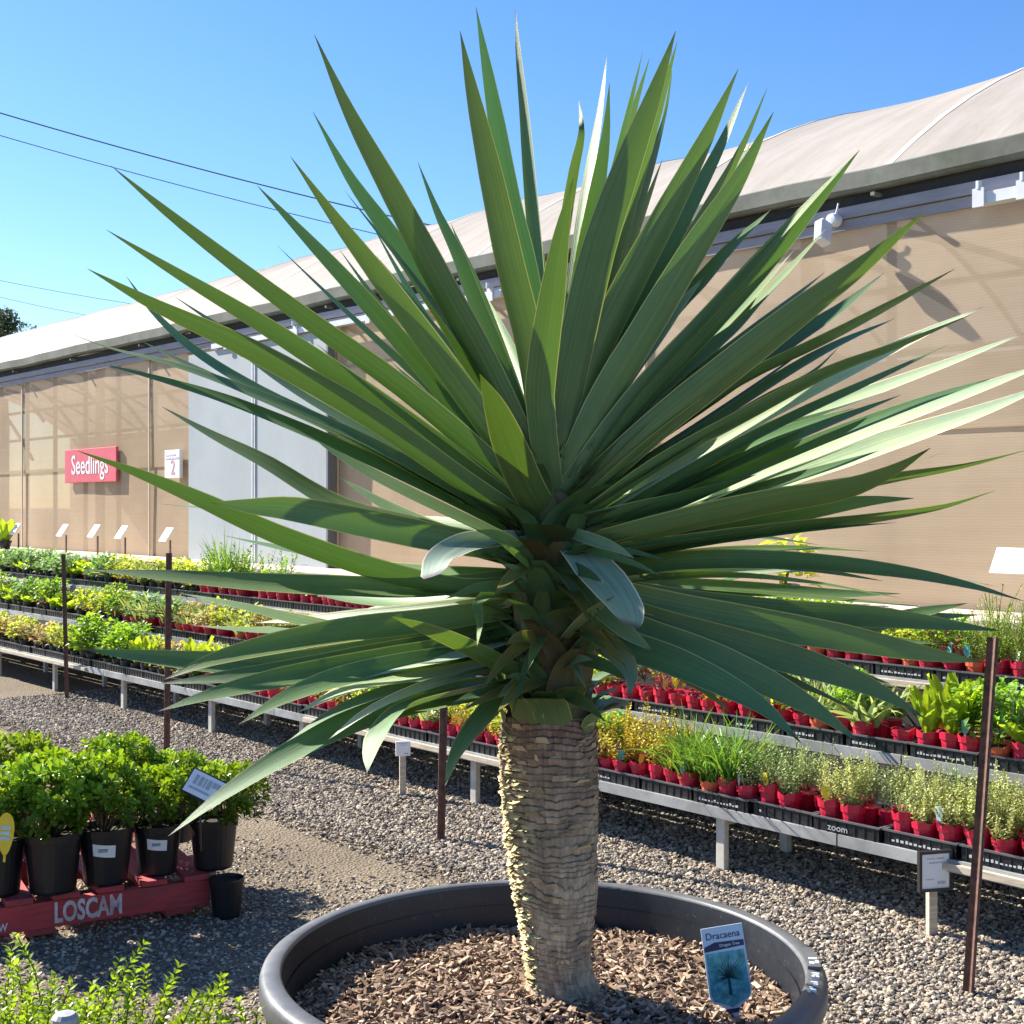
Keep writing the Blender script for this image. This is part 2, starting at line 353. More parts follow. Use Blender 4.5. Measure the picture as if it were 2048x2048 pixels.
# ------------------------------------------------------------------ greenhouse
WP = 6.02                                             # wall distance
def cloth_mat():
    m, N, L = nt('tan_shade_cloth')
    tc = N.new('ShaderNodeTexCoord'); mp = N.new('ShaderNodeMapping'); L.new(tc.outputs['Object'], mp.inputs[0]); v = mp.outputs[0]
    sx = N.new('ShaderNodeSeparateXYZ'); L.new(v, sx.inputs[0])
    w = N.new('ShaderNodeTexWave'); w.bands_direction = 'Z'; w.inputs['Scale'].default_value = 22; w.inputs['Distortion'].default_value = 3; w.inputs['Detail'].default_value = 3; L.new(v, w.inputs[0])
    f = noise_node(N, L, .9, 5, .6, v)
    mp2 = N.new('ShaderNodeMapping'); mp2.inputs['Scale'].default_value = (.5, .5, 14); L.new(tc.outputs['Object'], mp2.inputs[0])
    f2 = noise_node(N, L, 2.0, 4, .6, mp2.outputs[0])
    c = ramp(N, L, f, [(.3, (.58, .455, .325)), (.7, (.70, .56, .41))])
    c = mixc(N, L, .05, c, w.outputs['Color'], 'OVERLAY')
    c = mixc(N, L, .35, c, ramp(N, L, f2, [(.35, (.88, .87, .86)), (.65, (1, 1, 1))]), 'MULTIPLY')
    d = N.new('ShaderNodeBsdfDiffuse'); f4 = noise_node(N, L, .35, 6, .7, v); c = mixc(N, L, .55, c, ramp(N, L, f4, [(.35, (.80, .74, .70)), (.6, (1, 1, 1))]), 'MULTIPLY')
    wv = N.new('ShaderNodeTexWave'); wv.bands_direction = 'Z'; wv.inputs['Scale'].default_value = 90; wv.inputs['Distortion'].default_value = .4; L.new(v, wv.inputs[0])
    L.new(c, d.inputs[0]); b1 = bump(N, L, f2, .12, .01); L.new(b1, d.inputs['Normal'])
    tr = N.new('ShaderNodeBsdfTranslucent'); L.new(c, tr.inputs[0])
    tp = N.new('ShaderNodeBsdfTransparent'); tp.inputs[0].default_value = (1, .93, .86, 1)
    m1 = N.new('ShaderNodeMixShader'); m1.inputs[0].default_value = .30; L.new(d.outputs[0], m1.inputs[1]); L.new(tr.outputs[0], m1.inputs[2])
    m2 = N.new('ShaderNodeMixShader'); m2.inputs[0].default_value = .16; L.new(m1.outputs[0], m2.inputs[1]); L.new(tp.outputs[0], m2.inputs[2])
    o = N.new('ShaderNodeOutputMaterial'); L.new(m2.outputs[0], o.inputs[0]); return m
def film_mat():
    m, N, L = nt('weathered_white_film')
    v = objvec(N, L); f = noise_node(N, L, 1.2, 6, .65, v); f2 = noise_node(N, L, 30, 4, .6, v)
    c = ramp(N, L, f, [(.3, (.52, .475, .44)), (.7, (.62, .575, .535))])
    c = mixc(N, L, .3, c, ramp(N, L, f2, [(.3, (.85, .84, .83)), (.7, (1, 1, 1))]), 'MULTIPLY')
    f3 = noise_node(N, L, 2.5, 5, .7, objvec(N, L, (3.0, .35, .35))); c = mixc(N, L, .6, c, ramp(N, L, f3, [(.38, (.78, .77, .74)), (.62, (1, 1, 1))]), 'MULTIPLY')
    d = N.new('ShaderNodeBsdfPrincipled'); L.new(c, d.inputs['Base Color']); d.inputs['Roughness'].default_value = .6; L.new(bump(N, L, f3, .25, .02), d.inputs['Normal']); d.inputs['Specular IOR Level'].default_value = .2
    tr = N.new('ShaderNodeBsdfTranslucent'); L.new(c, tr.inputs[0])
    m1 = N.new('ShaderNodeMixShader'); m1.inputs[0].default_value = .40; L.new(d.outputs[0], m1.inputs[1]); L.new(tr.outputs[0], m1.inputs[2])
    o = N.new('ShaderNodeOutputMaterial'); L.new(m1.outputs[0], o.inputs[0]); return m
cloth = cloth_mat(); film = film_mat(); M_['creaseshade'] = simple('film_crease_shade', (.50, .46, .43), .7, .1, 4)
gh = empty('greenhouse', B(-10, WP, 0), BROT)
tag(gh, 'long tan shade cloth greenhouse with white arched film roof and dirty gutter', 'greenhouse')
S0 = -10.0                                            # local x = s - S0 ; local y = p - WP
def ghb(name, mat, boxes, **k):
    m = MB()
    for (s0, s1, p0, p1, z0, z1) in boxes: m.box(s0 - S0, s1 - S0, p0 - WP, p1 - WP, z0, z1)
    return m.build(name, mat, gh, **k)
SA, SB = -34.0, .6
s_post = [bs(x, WP)[0] for x in (178, 1597)]
bay = 1.72; hoops = []
sh0 = bs(1775, WP)[0]; k0 = math.floor((SA - sh0) / bay)
hoops = [sh0 + bay * k for k in range(k0, int((SB - sh0) / bay) + 2)]
sd0, sd1 = bs(380, WP)[0], bs(657, WP)[0]             # sliding door
# wall cloth: lower and upper strips, lapped
seams = sorted([SA] + [h for h in hoops if SA + .3 < h < SB - .3][::2] + [SB])
for a, b in zip(seams[:-1], seams[1:]):
    for (z0, z1, dp) in ((.60, 1.92, 0.0), (1.88, 3.06, -.012)):
        m = MB(); nx = 10; nz = 6; vs = []; fs = []
        for j in range(nz + 1):
            for i in range(nx + 1):
                x = a + (b - a) * i / nx; z = z0 + (z1 - z0) * j / nz
                bow = .016 * math.sin(math.pi * i / nx) * math.sin(math.pi * j / nz) + .004 * math.sin(x * 5.1 + z * 3)
                vs.append((x - S0, dp - bow, z))
        for j in range(nz):
            for i in range(nx): q = j * (nx + 1) + i; fs.append((q, q + 1, q + nx + 2, q + nx + 1))
        m.add(vs, fs); m.build('cloth_panel', cloth, gh, smooth=True)
for s in seams[1:-1]: ghb('seam_strip', M_['post'], [(s - .012, s + .012, WP - .030, WP - .018, .9, 3.05)])
ghb('base_board', M_['ledge'], [(SA, SB, WP - .035, WP + .05, .0, .6)])
# arched roof film, one bay each
RC = (10.0, EYE - 3.5); RR = 6.6
a0 = math.atan2(EYE + 1.763 - RC[1], WP - .02 - RC[0]); a1 = math.pi - a0
def arc(u, r=RR): a = a0 + (a1 - a0) * u; return RC[0] + r * math.cos(a), RC[1] + r * math.sin(a)
RR = math.hypot(WP - .02 - RC[0], EYE + 1.763 - RC[1])
hs = [h for h in hoops if SA - .1 < h < SB + .1]; hs = [SA] + hs + [SB + 1.0]
for a, b in zip(hs[:-1], hs[1:]):
    if b - a < .05: continue
    m = MB(); nx = 12; na = 26; vs = []; fs = []
    sag = .028 + .012 * random.random()
    for j in range(na + 1):
        u = j / na
        for i in range(nx + 1):
            w = i / nx; e = min(1, u * 6) * min(1, (1 - u) * 6)
            pp_, zz = arc(u, RR - sag * math.sin(math.pi * w) ** .8 * e)
            vs.append((a + (b - a) * w - S0, pp_ - WP, zz))
    for j in range(na):
        for i in range(nx): q = j * (nx + 1) + i; fs.append((q, q + 1, q + nx + 2, q + nx + 1))
    m.add(vs, fs); m.build('roof_film', film, gh, smooth=True)
for h in hs[1:-1]:
    m = MB(); m.tube([(h - S0, arc(u / 20, RR - .025)[0] - WP, arc(u / 20, RR - .025)[1]) for u in range(21)], .022, 6)
    m.build('roof_hoop', M_['steel'], gh, smooth=True)
    m = MB(); vs = []; fs = []  # greyer strip paints in the film's shading crease over each hoop
    for u in range(27):
        q0, q1 = arc(u / 26, RR + .0015)
        vs += [(h - S0 - .022, q0 - WP, q1), (h - S0 + .022, q0 - WP, q1)]
    for u in range(26): fs.append((2 * u, 2 * u + 1, 2 * u + 3, 2 * u + 2))
    m.add(vs, fs); m.build('crease_shade_strip', M_['creaseshade'], gh, smooth=True)
# far wall, end walls
ghb('rear_wall', M_['post'], [(SA, SB, 14.0, 14.05, 0, 3.25)])
# gutter with a rolled dirty face
m = MB(); prof = [(-.02, 3.262), (-.115, 3.258), (-.132, 3.248), (-.128, 3.165), (-.115, 3.148), (-.03, 3.15), (-.02, 3.17)]
ns = 70; vs = []; fs = []
for i in range(ns + 1):
    s = SA + (SB + 1 - SA) * i / ns; dz = .006 * math.sin(s * 2.1) + .004 * math.sin(s * 5.3)
    for (q, z) in prof: vs.append((s - S0, q, z + dz))
k = len(prof)
for i in range(ns):
    for j in range(k): fs.append((i * k + j, i * k + (j + 1) % k, (i + 1) * k + (j + 1) % k, (i + 1) * k + j))
fs.append(tuple(range(k))); fs.append(tuple(ns * k + j for j in reversed(range(k))))
m.add(vs, fs); m.build('gutter', M_['gutter'], gh)
ghb('eave_shadow_strip', M_['eavedk'], [(SA, SB, WP - .06, WP - .032, 3.085, 3.145)])  # near-black strip paints the shade in the gap under the gutter
ghb('fascia_board', M_['fascia'], [(SA, SB, WP - .075, WP - .034, 3.025, 3.083)])
ghb('fascia_board', M_['fascia'], [(SA, SB, WP - .055, WP - .034, 2.965, 3.019)])
for h in hs[1:-1]:
    m = MB(); m.box(h - S0 - .012, h - S0 + .012, -.137, -.033, 3.10, 3.118); m.build('gutter_bracket', M_['gutter'], gh)
# timber posts seen against the cloth
for s in s_post: ghb('wall_post', M_['post'], [(s - .055, s + .055, WP + .095, WP + .16, 0, 3.05)])
# inside frame that shows through the cloth
s1, s2 = bs(1560, WP)[0], SB
x = bs(1690, WP)[0]
for s in [h + o for h in hs[1:-1] for o in (0, bay / 2)]:
    ghb('inner_stud', M_['steel'], [(s - .018, s + .018, WP + .022, WP + .06, 0, 3.02)])
for z in (2.28, 2.62): ghb('inner_rail', M_['steel'], [(SA + .1, SB - .1, WP + .062, WP + .09, z, z + .03)])
for h in hs[1:-1]:
    m = MB()
    for (dx0, z0, dx1, z1) in ((0, 2.95, bay, 2.05), (bay * .5, 2.95, bay * 1.2, 2.5)):
        pts = []
        for q in range(9):
            w = q / 8; pts.append((h + dx0 + (dx1 - dx0) * w - S0, .105, z0 + (z1 - z0) * w + .10 * math.sin(math.pi * w)))
        m.tube(pts, .022, 5)
    m.build('inner_brace', M_['steel'], gh)
# sliding door that stands proud of the wall
dr = empty('door_root', (0, 0, 0)); bpy.data.objects.remove(dr)
mid = bs(511, WP - .1)[0]
sdm = bs(380, WP - .1)[0]; sde = bs(657, WP - .1)[0]
d1 = ghb('sliding_door', M_['door'], [(sdm, mid - .006, WP - .115, WP - .075, .55, 2.92)])
d2 = ghb('sliding_door', M_['door'], [(mid + .006, sde, WP - .115, WP - .075, .55, 2.92)])
for d, e in ((d1, mid - .02), (d2, mid + .02)):
    m = MB(); m.box(e - .008 - S0, e + .008 - S0, -.124, -.1155, .6, 2.9); m.build('edge_bead', M_['track'], d)
m = MB(); m.box(sde + .004 - S0, sde + .03 - S0, -.125, -.06, .55, 2.94); m.build('door_stile', M_['seam'], gh)
tr0, tr1 = bs(430, WP - .1)[0], bs(1010, WP - .1)[0]
t1 = ghb('door_track', M_['track'], [(tr0, tr1, WP - .14, WP - .085, 2.935, 2.98)])
tr2 = bs(1962, WP - .1)[0]
t2 = ghb('door_track', M_['track'], [(tr2, SB, WP - .16, WP - .085, 2.945, 3.0)])
for tk, xs in ((t1, (460, 600, 745, 990)), (t2, (1972, 2060))):
    for x in xs:
        s = bs(x, WP - .1)[0]; z = 2.95 if tk is t1 else 2.97
        m = MB(); m.box(s - .03 - S0, s + .03 - S0, -.15 - (.025 if tk is t2 else 0), -.141 - (.02 if tk is t2 else 0), z - .04, z + .05); m.lathe([(.0, -.02), (.014, -.02), (.014, .02), (.0, .02)], 10, M=Matrix.Translation((s - S0, -.165, z + .065)))
        m.build('hanger', M_['track'], tk)

def bpanel(name, mat, s0, s1, p0, p1, z0, z1, bevel=0.0):
    m = MB(); w = s1 - s0; m.box(-w / 2, w / 2, 0, p1 - p0, 0, z1 - z0)
    return m.build(name, mat, None, B((s0 + s1) / 2, p0, z0), BROT, bevel=bevel)
FT = Matrix(((1, 0, 0, 0), (0, 0, -1, 0), (0, 1, 0, 0), (0, 0, 0, 1)))   # lettering stands upright, facing -y
# red sign
a, Ya = bs(140, WP); b, Yb = bs(243, WP); zt = bz(893, Yb); zb = bz(963, Yb)
sg = bpanel('wall_sign', M_['signred'], a, b, WP - .06, WP - .035, zb, zt, .004)
text('lettering', 'Seedlings', .30, M_['white'], Matrix.Translation((0, -.002, (zt - zb) * .5)) @ FT, sg, sx=(b - a) * .80 / (.30 * 4.05), bold=.002)
tag(sg, 'faded red sign reading Seedlings on the tan cloth wall', 'sign')
a, Ya = bs(347, WP); b, Yb = bs(380, WP); zt = bz(899, Yb); zb = bz(956, Yb)
a, b = a - .02, b - .05
sg = bpanel('wall_sign', M_['white'], a, b, WP - .085, WP - .05, zb, zt, .003)
text('lettering', '2', .20, M_['pinkink'], Matrix.Translation((0.02, -.002, (zt - zb) * .36)) @ FT, sg, sx=.9)
m = MB()
for i in range(2): m.box(-.14, .14 - .06 * i, -.003, -.0005, (zt - zb) * (.68 + .12 * i), (zt - zb) * (.74 + .12 * i))
m.build('faint_print', simple('faint_pink_print', (.66, .52, .60), .6), sg)
tag(sg, 'small white sign with a pink 2 beside the grey door', 'sign')
# wall lamp
sl, Yl = bs(1668, WP - .1); zl = bz(440, Yl)
lm = empty('wall_lamp', B(sl, WP - .075, zl), BROT); lm.scale = (.78,) * 3; tag(lm, 'white floodlight with a round sensor fixed under the gutter', 'lamp')
m = MB(); m.lathe([(0, 0), (.045, 0), (.045, .05), (.036, .075), (.0, .08)], 20, M=Matrix.Rotation(R(90), 4, 'X')); m.build('round_base', M_['lampw'], lm, smooth=False)
m = MB(); m.tube([(.02, -.05, .02), (.045, -.06, .06), (.055, -.06, .10)], .006, 6); m.build('aerial', M_['lampw'], lm)
m = MB(); m.box(-.04, .04, -.07, .03, -.17, .0); o = m.build('lamp_body', M_['lampw'], lm, bevel=.012); o.location = (-.03, -.09, -.03); o.rotation_euler = (R(-22), R(-14), 0)
m = MB(); m.box(-.03, .03, -.0735, -.0705, -.155, -.015); q = m.build('lens', M_['glass'], o)

# ------------------------------------------------------------------ cables and far tree
def cable(name, pts, Y, r, label, seg=26):
    a = P(*pts[0], Y); b = P(*pts[1], Y * 1.05); q = []
    for i in range(seg + 1):
        w = -.35 + 1.75 * i / seg; v = a + (b - a) * w; v.z -= pts[2] * 4 * w * (1 - w); q.append(v)
    m = MB(); m.tube(q, r, 6); o = m.build(name, M_['cable'], None)
    tag(o, label, 'cable', 'overhead cables')
cable('overhead_cable', ((0, 226), (720, 418), .05), 24, .012, 'topmost thick overhead cable sloping down behind the spiky leaves')
cable('overhead_cable', ((0, 271), (740, 465), .05), 24, .008, 'thin overhead cable just under the topmost one')
cable('overhead_cable', ((0, 561), (240, 604), .02), 40, .007, 'upper of two faint cables low over the roof at the left')
cable('overhead_cable', ((0, 594), (165, 629), .02), 40, .007, 'lower of two faint cables low over the roof at the left')
ft = empty('far_tree', P(5, 1010, 60) * 1.0); ft.location.z = 0
tag(ft, 'bushy tree top peeping over the white roof at the far left', 'tree')
zt = P(0, 632, 60).z
m = MB(); m.tube([(0, 0, 0), (.1, 0, zt * .5), (0, .1, zt - .8)], [.3, .22, .06], 8); m.build('trunk', M_['bark2'], ft)
m = MB()
for i in range(2600):
    cl = random.choice([(0, 0, -.6, 1.0), (.9, 0, -1.1, .9), (-.9, .3, -1.0, 1.0), (.3, -.5, -.25, .6), (1.5, .2, -1.7, .7), (-.3, .2, -2.0, 1.2)])
    d = Vector((random.gauss(0, 1), random.gauss(0, 1), random.gauss(0, 1))).normalized() * (cl[3] * random.random() ** .4)
    pt = Vector((cl[0], cl[1], zt + cl[2])) + d
    m.leaf2(pt, Vector((random.gauss(0, 1), random.gauss(0, 1), random.gauss(0, .7))), d + Vector((0, 0, .4)), .22, .11, random.uniform(.6, 1.3))
m.build('crown', SP['tree'], ft)
# ------------------------------------------------------------------ tiered display bench
TIERS = [(4.15, .275, 'bottom'), (4.58, .515, 'middle'), (5.02, .755, 'top')]
DEP = .40
bench = empty('tiered_bench', B(-8, 4.15, 0), BROT)
tag(bench, 'long stepped plant bench with grey shelf lips in front of the cloth wall', 'bench')
def bb(name, mat, boxes, parent=bench, bevel=0.0, off=(-8, 4.15)):
    m = MB()
    for (s0, s1, p0, p1, z0, z1) in boxes: m.box(s0 - off[0], s1 - off[0], p0 - off[1], p1 - off[1], z0, z1)
    return m.build(name, mat, parent, bevel=bevel)
cuts = [-17.0, -14.4, -11.95, -9.4, -6.95, -4.4, -2.9, -.7]
for (p, z, nm) in TIERS:
    for i, (a, b) in enumerate(zip(cuts[:-1], cuts[1:])):
        a += .13 * math.sin(p * 9); b += .13 * math.sin(p * 9)
        sh = bb('shelf', M_['galv'], [(a + .004, b - .004, p + .012, p + DEP, z - .028, z - .006)])
        bb('shelf_lip', M_['galv'], [(a + .004, b - .004, p - .006, p + .010, z - .045, z - .002)], sh)
        # a thin pale strip paints in the sunlit parts of the lip
        if (i + int(z * 10)) % 2 == 0 and nm != 'middle':
            bb('sunlit_strip', M_['wood'], [(a + .35, b - .30, p - .024, p - .0065, z - .036, z - .012)], sh)
leg_s = [-(Yv - 2.71) / CT for Yv in (12.6, 11.6, 10.65, 9.68, 8.67, 7.82, 6.6, 5.39, 4.15)]
for s in leg_s:
    bb('leg', M_['leg'], [(s - .022, s + .022, 4.185, 4.215, 0, .229)], bevel=.003)
    bb('leg', M_['leg'], [(s - .02, s + .02, 4.60, 4.63, 0, .469)])
    bb('leg', M_['leg'], [(s - .02, s + .02, 5.04, 5.07, 0, .709)])
    bb('cross_bar', M_['leg'], [(s - .015, s + .015, 4.2155, 4.5995, .19, .225), (s - .015, s + .015, 4.6305, 5.0395, .42, .455)])
bb('riser_sheet', M_['darkfab'], [(-17, -.7, 4.557, 4.565, .28, .465)])
bb('riser_sheet', M_['darkfab'], [(-17, -.7, 4.995, 5.003, .52, .705)])
# the wall ledge: pale boards, plank by plank
ledge = empty('wall_ledge', B(-8, 5.44, 0), BROT); tag(ledge, 'pale boarded ledge along the foot of the cloth wall', 'ledge')
k = 0; s = -17.0
while s < -.7:
    L_ = random.uniform(1.1, 1.5)
    m = MB(); m.box(s + 8 + .003, s + L_ + 8 - .003, 0, .53, .955 + random.uniform(-.003, .003), .985 + random.uniform(0, .004)); m.build('ledge_board', M_['ledge'], ledge, bevel=.003)
    s += L_
for s in np.arange(-16.6, -.8, 1.6):
    m = MB(); m.box(s + 8 - .04, s + 8 + .04, .05, .12, 0, .952); m.build('leg', M_['leg'], ledge)

# ------------------------------------------------------------------ plant prototypes (foliage meshes, shared)
def rv(s=1.0): return Vector((random.gauss(0, s), random.gauss(0, s), random.gauss(0, s)))
def up(spread): a = random.uniform(0, 2 * math.pi); r = spread * random.random() ** .5; return Vector((r * math.cos(a), r * math.sin(a), 1)).normalized()
def tn(): return random.uniform(.6, 1.25)
def f_sprig(h, ns, nl, spread, ll, lw, base_r=.035):
    m = MB()
    for i in range(ns):
        a = random.uniform(0, 6.28); r = base_r * random.random() ** .5; p = Vector((r * math.cos(a), r * math.sin(a), 0)); d = (up(spread) + Vector((p.x, p.y, 0)) * 5).normalized()
        H = h * random.uniform(.55, 1.1); tv = tn(); bend = rv(.12)
        pts = [p + d * (H * w) + bend * (H * w * w) for w in (0, .5, 1)]
        m.tube(pts, .0012, 3, tv * .8)
        for j in range(nl):
            w = .12 + .88 * j / nl; q = p + d * (H * w) + bend * (H * w * w)
            o = Vector((math.cos(j * 2.4), math.sin(j * 2.4), .55)) + rv(.25)
            m.leaf2(q, o, d, ll * random.uniform(.7, 1.2) * (1.1 - .45 * w), lw, tv * (.75 + .45 * w) * random.uniform(.85, 1.15))
    return m
def f_blades(h, n, spread, w, droop=.5):
    m = MB()
    for i in range(n):
        d = up(spread); L = h * random.uniform(.6, 1.15); p = Vector((random.gauss(0, .018), random.gauss(0, .018), 0)); out = Vector((d.x, d.y, 0)); c = tn(); prev = None
        side = d.cross(Vector((random.gauss(0, 1), random.gauss(0, 1), .2))).normalized(); dr = droop * random.random(); vs = []; fs = []
        for j in range(6):
            t = j / 5; q = p + d * (L * t) + out * (L * t * t * dr) - Vector((0, 0, L * dr * .55 * t ** 3)); ww = w * (1 - t ** 2.2) * .5 + .0003
            vs += [q + side * ww, q - side * ww]
        for j in range(5): fs.append((2 * j, 2 * j + 1, 2 * j + 3, 2 * j + 2))
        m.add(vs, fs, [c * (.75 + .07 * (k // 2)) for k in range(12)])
    return m
def f_rosette(h, n, spread, lw, upright=.5, lift=0.0):
    m = MB()
    for i in range(n):
        a = i * 2.4 + random.uniform(-.3, .3); u = upright * random.uniform(.6, 1.4) * (1.3 - .8 * i / n)
        d = Vector((math.cos(a) * spread, math.sin(a) * spread, .35 + u + .6 * i / n)).normalized(); L = h * random.uniform(.7, 1.1)
        p = Vector((math.cos(a) * .012, math.sin(a) * .012, lift * random.random())); c = tn()
        side = d.cross(Vector((0, 0, 1))).normalized(); nn = side.cross(d).normalized(); vs = []; fs = []; cs = []
        for j in range(6):
            t = j / 5; ww = lw * (math.sin(math.pi * min(1, .12 + .80 * t ** .8)) ** .7) * .5; crv = -.18 * L * t * t * spread
            q = p + d * (L * t) + nn * crv; rf = .12 * lw * math.sin(t * 19 + i)
            vs += [q + side * ww + nn * (ww * .35 + rf), q - nn * (ww * .12), q - side * ww + nn * (ww * .35 - rf)]; cs += [c, c * 1.15, c]
        for j in range(5): fs += [(3 * j, 3 * j + 1, 3 * j + 4, 3 * j + 3), (3 * j + 1, 3 * j + 2, 3 * j + 5, 3 * j + 4)]
        m.add(vs, fs, cs)
    return m
def f_bush(h, r, n, ll, lw, nst=7):
    m = MB()
    for i in range(nst):
        a = random.uniform(0, 6.28); m.tube([(0, 0, 0), (.5 * r * math.cos(a), .5 * r * math.sin(a), h * .7)], .0018, 3, .6)
    for i in range(n):
        a = random.uniform(0, 6.28); z = random.random() ** .7; rr = r * math.sqrt(random.random()) * (.55 + .6 * math.sin(math.pi * min(1, z * .9 + .1)))
        q = Vector((rr * math.cos(a), rr * math.sin(a), h * (.1 + .9 * z) * (1 - .25 * (rr / r) ** 2)))
        o = Vector((math.cos(a), math.sin(a), .35)) + rv(.5)
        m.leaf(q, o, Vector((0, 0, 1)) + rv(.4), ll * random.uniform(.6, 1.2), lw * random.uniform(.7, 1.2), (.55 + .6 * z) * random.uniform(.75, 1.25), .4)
    return m
PROTO = {}
def proto(key, mat, fn, n=3): PROTO[key] = [fn().mesh('foliage', SP[mat]) for _ in range(n)]
proto('thyme', 'thyme', lambda: f_sprig(.155, 30, 20, .5, .017, .008), 4)
proto('laven', 'laven', lambda: f_sprig(.165, 24, 18, .38, .021, .0055), 3)
proto('chive', 'chive', lambda: f_blades(.25, 60, .75, .006, .9), 3)
proto('golden', 'golden', lambda: f_sprig(.19, 12, 20, .42, .022, .012), 3)
proto('cos', 'cos', lambda: f_rosette(.17, 10, .42, .052, .9), 3)
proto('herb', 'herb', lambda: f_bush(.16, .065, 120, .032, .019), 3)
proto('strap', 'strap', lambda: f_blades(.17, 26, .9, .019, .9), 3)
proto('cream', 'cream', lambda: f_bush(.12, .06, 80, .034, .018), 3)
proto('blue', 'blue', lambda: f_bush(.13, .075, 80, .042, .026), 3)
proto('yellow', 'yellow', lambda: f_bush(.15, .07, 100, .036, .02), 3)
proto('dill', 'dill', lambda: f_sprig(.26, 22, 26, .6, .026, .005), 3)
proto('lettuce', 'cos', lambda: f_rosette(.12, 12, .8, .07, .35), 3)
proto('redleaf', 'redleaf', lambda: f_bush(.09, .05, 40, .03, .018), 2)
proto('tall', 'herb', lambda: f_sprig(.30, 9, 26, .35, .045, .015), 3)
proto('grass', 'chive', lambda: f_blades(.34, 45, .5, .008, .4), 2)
def flower():
    m = MB()
    for i in range(14):
        d = up(.5); L = .17 * random.uniform(.6, 1.1); q = d * L; c = tn()
        for k in range(6):
            a = k * 1.05; m.leaf2(q, Vector((math.cos(a), math.sin(a), .3)), Vector((0, 0, 1)), .016, .012, c)
    return m
proto('whitefl', 'white', flower, 2); proto('purplefl', 'purple', flower, 2)
WORDS = {'thyme': 'fine leaved thyme', 'laven': 'upright grey green lavender', 'chive': 'arching chives', 'golden': 'golden yellow sprigs', 'cos': 'upright yellow green lettuce',
         'herb': 'leafy green herb', 'strap': 'pale arching strap leaves', 'cream': 'cream and green leaves', 'blue': 'blue green leaves', 'yellow': 'yellow green leaves',
         'dill': 'tall feathery green', 'lettuce': 'frilly lettuce', 'redleaf': 'dark red leaves', 'tall': 'tall leafy stems', 'grass': 'tall grassy blades', 'whitefl': 'white flowers', 'purplefl': 'purple flowers'}
# red pot, black pot, tray meshes (shared)
def pot_mesh(name, mat, r=.047, h=.105):
    m = MB(); n = 14
    m.lathe([(.0, .001), (r * .72, 0), (r * .9, h * .70), (r * 1.0, h * .72), (r * 1.03, h), (r * .96, h), (r * .93, h * .86), (0.0, h * .84)], n)
    # notched rim
    for i, v in enumerate(m.v):
        if abs(v[2] - h) < 1e-6 and (i % n) % 4 == 0: m.v[i] = (v[0], v[1], h * .90)
    me = m.mesh(name, mat); me.materials.append(M_['soil'])
    for f in me.polygons:
        if f.center.z > h * .8 and f.normal.z > .9 and f.center.xy.length < r * .75: f.material_index = 1
    return me
POTM = {'red': [pot_mesh('pot', M_['red']), pot_mesh('pot', M_['red'], .048, .112), pot_mesh('pot', M_['redpale'], .046, .10)], 'black': [pot_mesh('pot', M_['tray'], .05, .09)]}
def tray_meshes():
    W, D, H, T = .285, .36, .055, .006
    a = MB()
    a.box(-W/2, W/2, 0, T, 0, H - .004); a.box(-W/2, W/2, D - T, D, 0, H - .004); a.box(-W/2, -W/2 + T, T, D - T, 0, H - .004); a.box(W/2 - T, W/2, T, D - T, 0, H - .004)
    a.box(-W/2 + T, W/2 - T, T, D - T, 0, .004)
    for i in range(7): x = -W/2 + W * (i + .5) / 7; a.box(x - .003, x + .003, -.003, 0, .004, H - .01)
    b = MB(); e = .006
    b.box(-W/2 - e, W/2 + e, -e, T, H - .004, H + .002); b.box(-W/2 - e, W/2 + e, D - T, D + e, H - .004, H + .002); b.box(-W/2 - e, -W/2 + T, T, D - T, H - .004, H + .002); b.box(W/2 - T, W/2 + e, T, D - T, H - .004, H + .002)
    return a.mesh('tray', M_['tray']), b.mesh('lip', M_['lip'])
TRAY, TRLIP = tray_meshes()
def tagmesh(mat, w=.022, h=.075):
    m = MB(); m.box(-w * .18, w * .18, -.0006, .0006, 0, h * .5); m.box(-w / 2, w / 2, -.0008, .0008, h * .45, h); m.add([(-w/2, -.0008, h*.45), (w/2, -.0008, h*.45), (0, -.0008, h*.33), (-w/2, .0008, h*.45), (w/2, .0008, h*.45), (0, .0008, h*.33)], [(0, 2, 1), (3, 4, 5)])
    return m.mesh('tag', mat)
TAGM = [tagmesh(M_['teal'], .026, .08), tagmesh(M_['bluetag'], .026, .08), tagmesh(M_['white'], .02, .07), tagmesh(M_['yellowtag'], .024, .07), tagmesh(M_['orangetag'], .024, .07), tagmesh(M_['teal'], .03, .075)]
def ordinal(n):
    o = ['zeroth', 'first', 'second', 'third', 'fourth', 'fifth', 'sixth', 'seventh', 'eighth', 'ninth', 'tenth', 'eleventh', 'twelfth', 'thirteenth', 'fourteenth', 'fifteenth', 'sixteenth', 'seventeenth', 'eighteenth', 'nineteenth']
    if n >= 100: return 'hundred and ' + ordinal(n - 100) if n > 100 else 'hundredth'
    if n < 20: return o[n]
    tens = ['', '', 'twent', 'thirt', 'fort', 'fift', 'sixt', 'sevent', 'eight', 'ninet']
    if n % 10 == 0: return tens[n // 10] + 'ieth'
    return tens[n // 10] + 'y-' + o[n % 10]
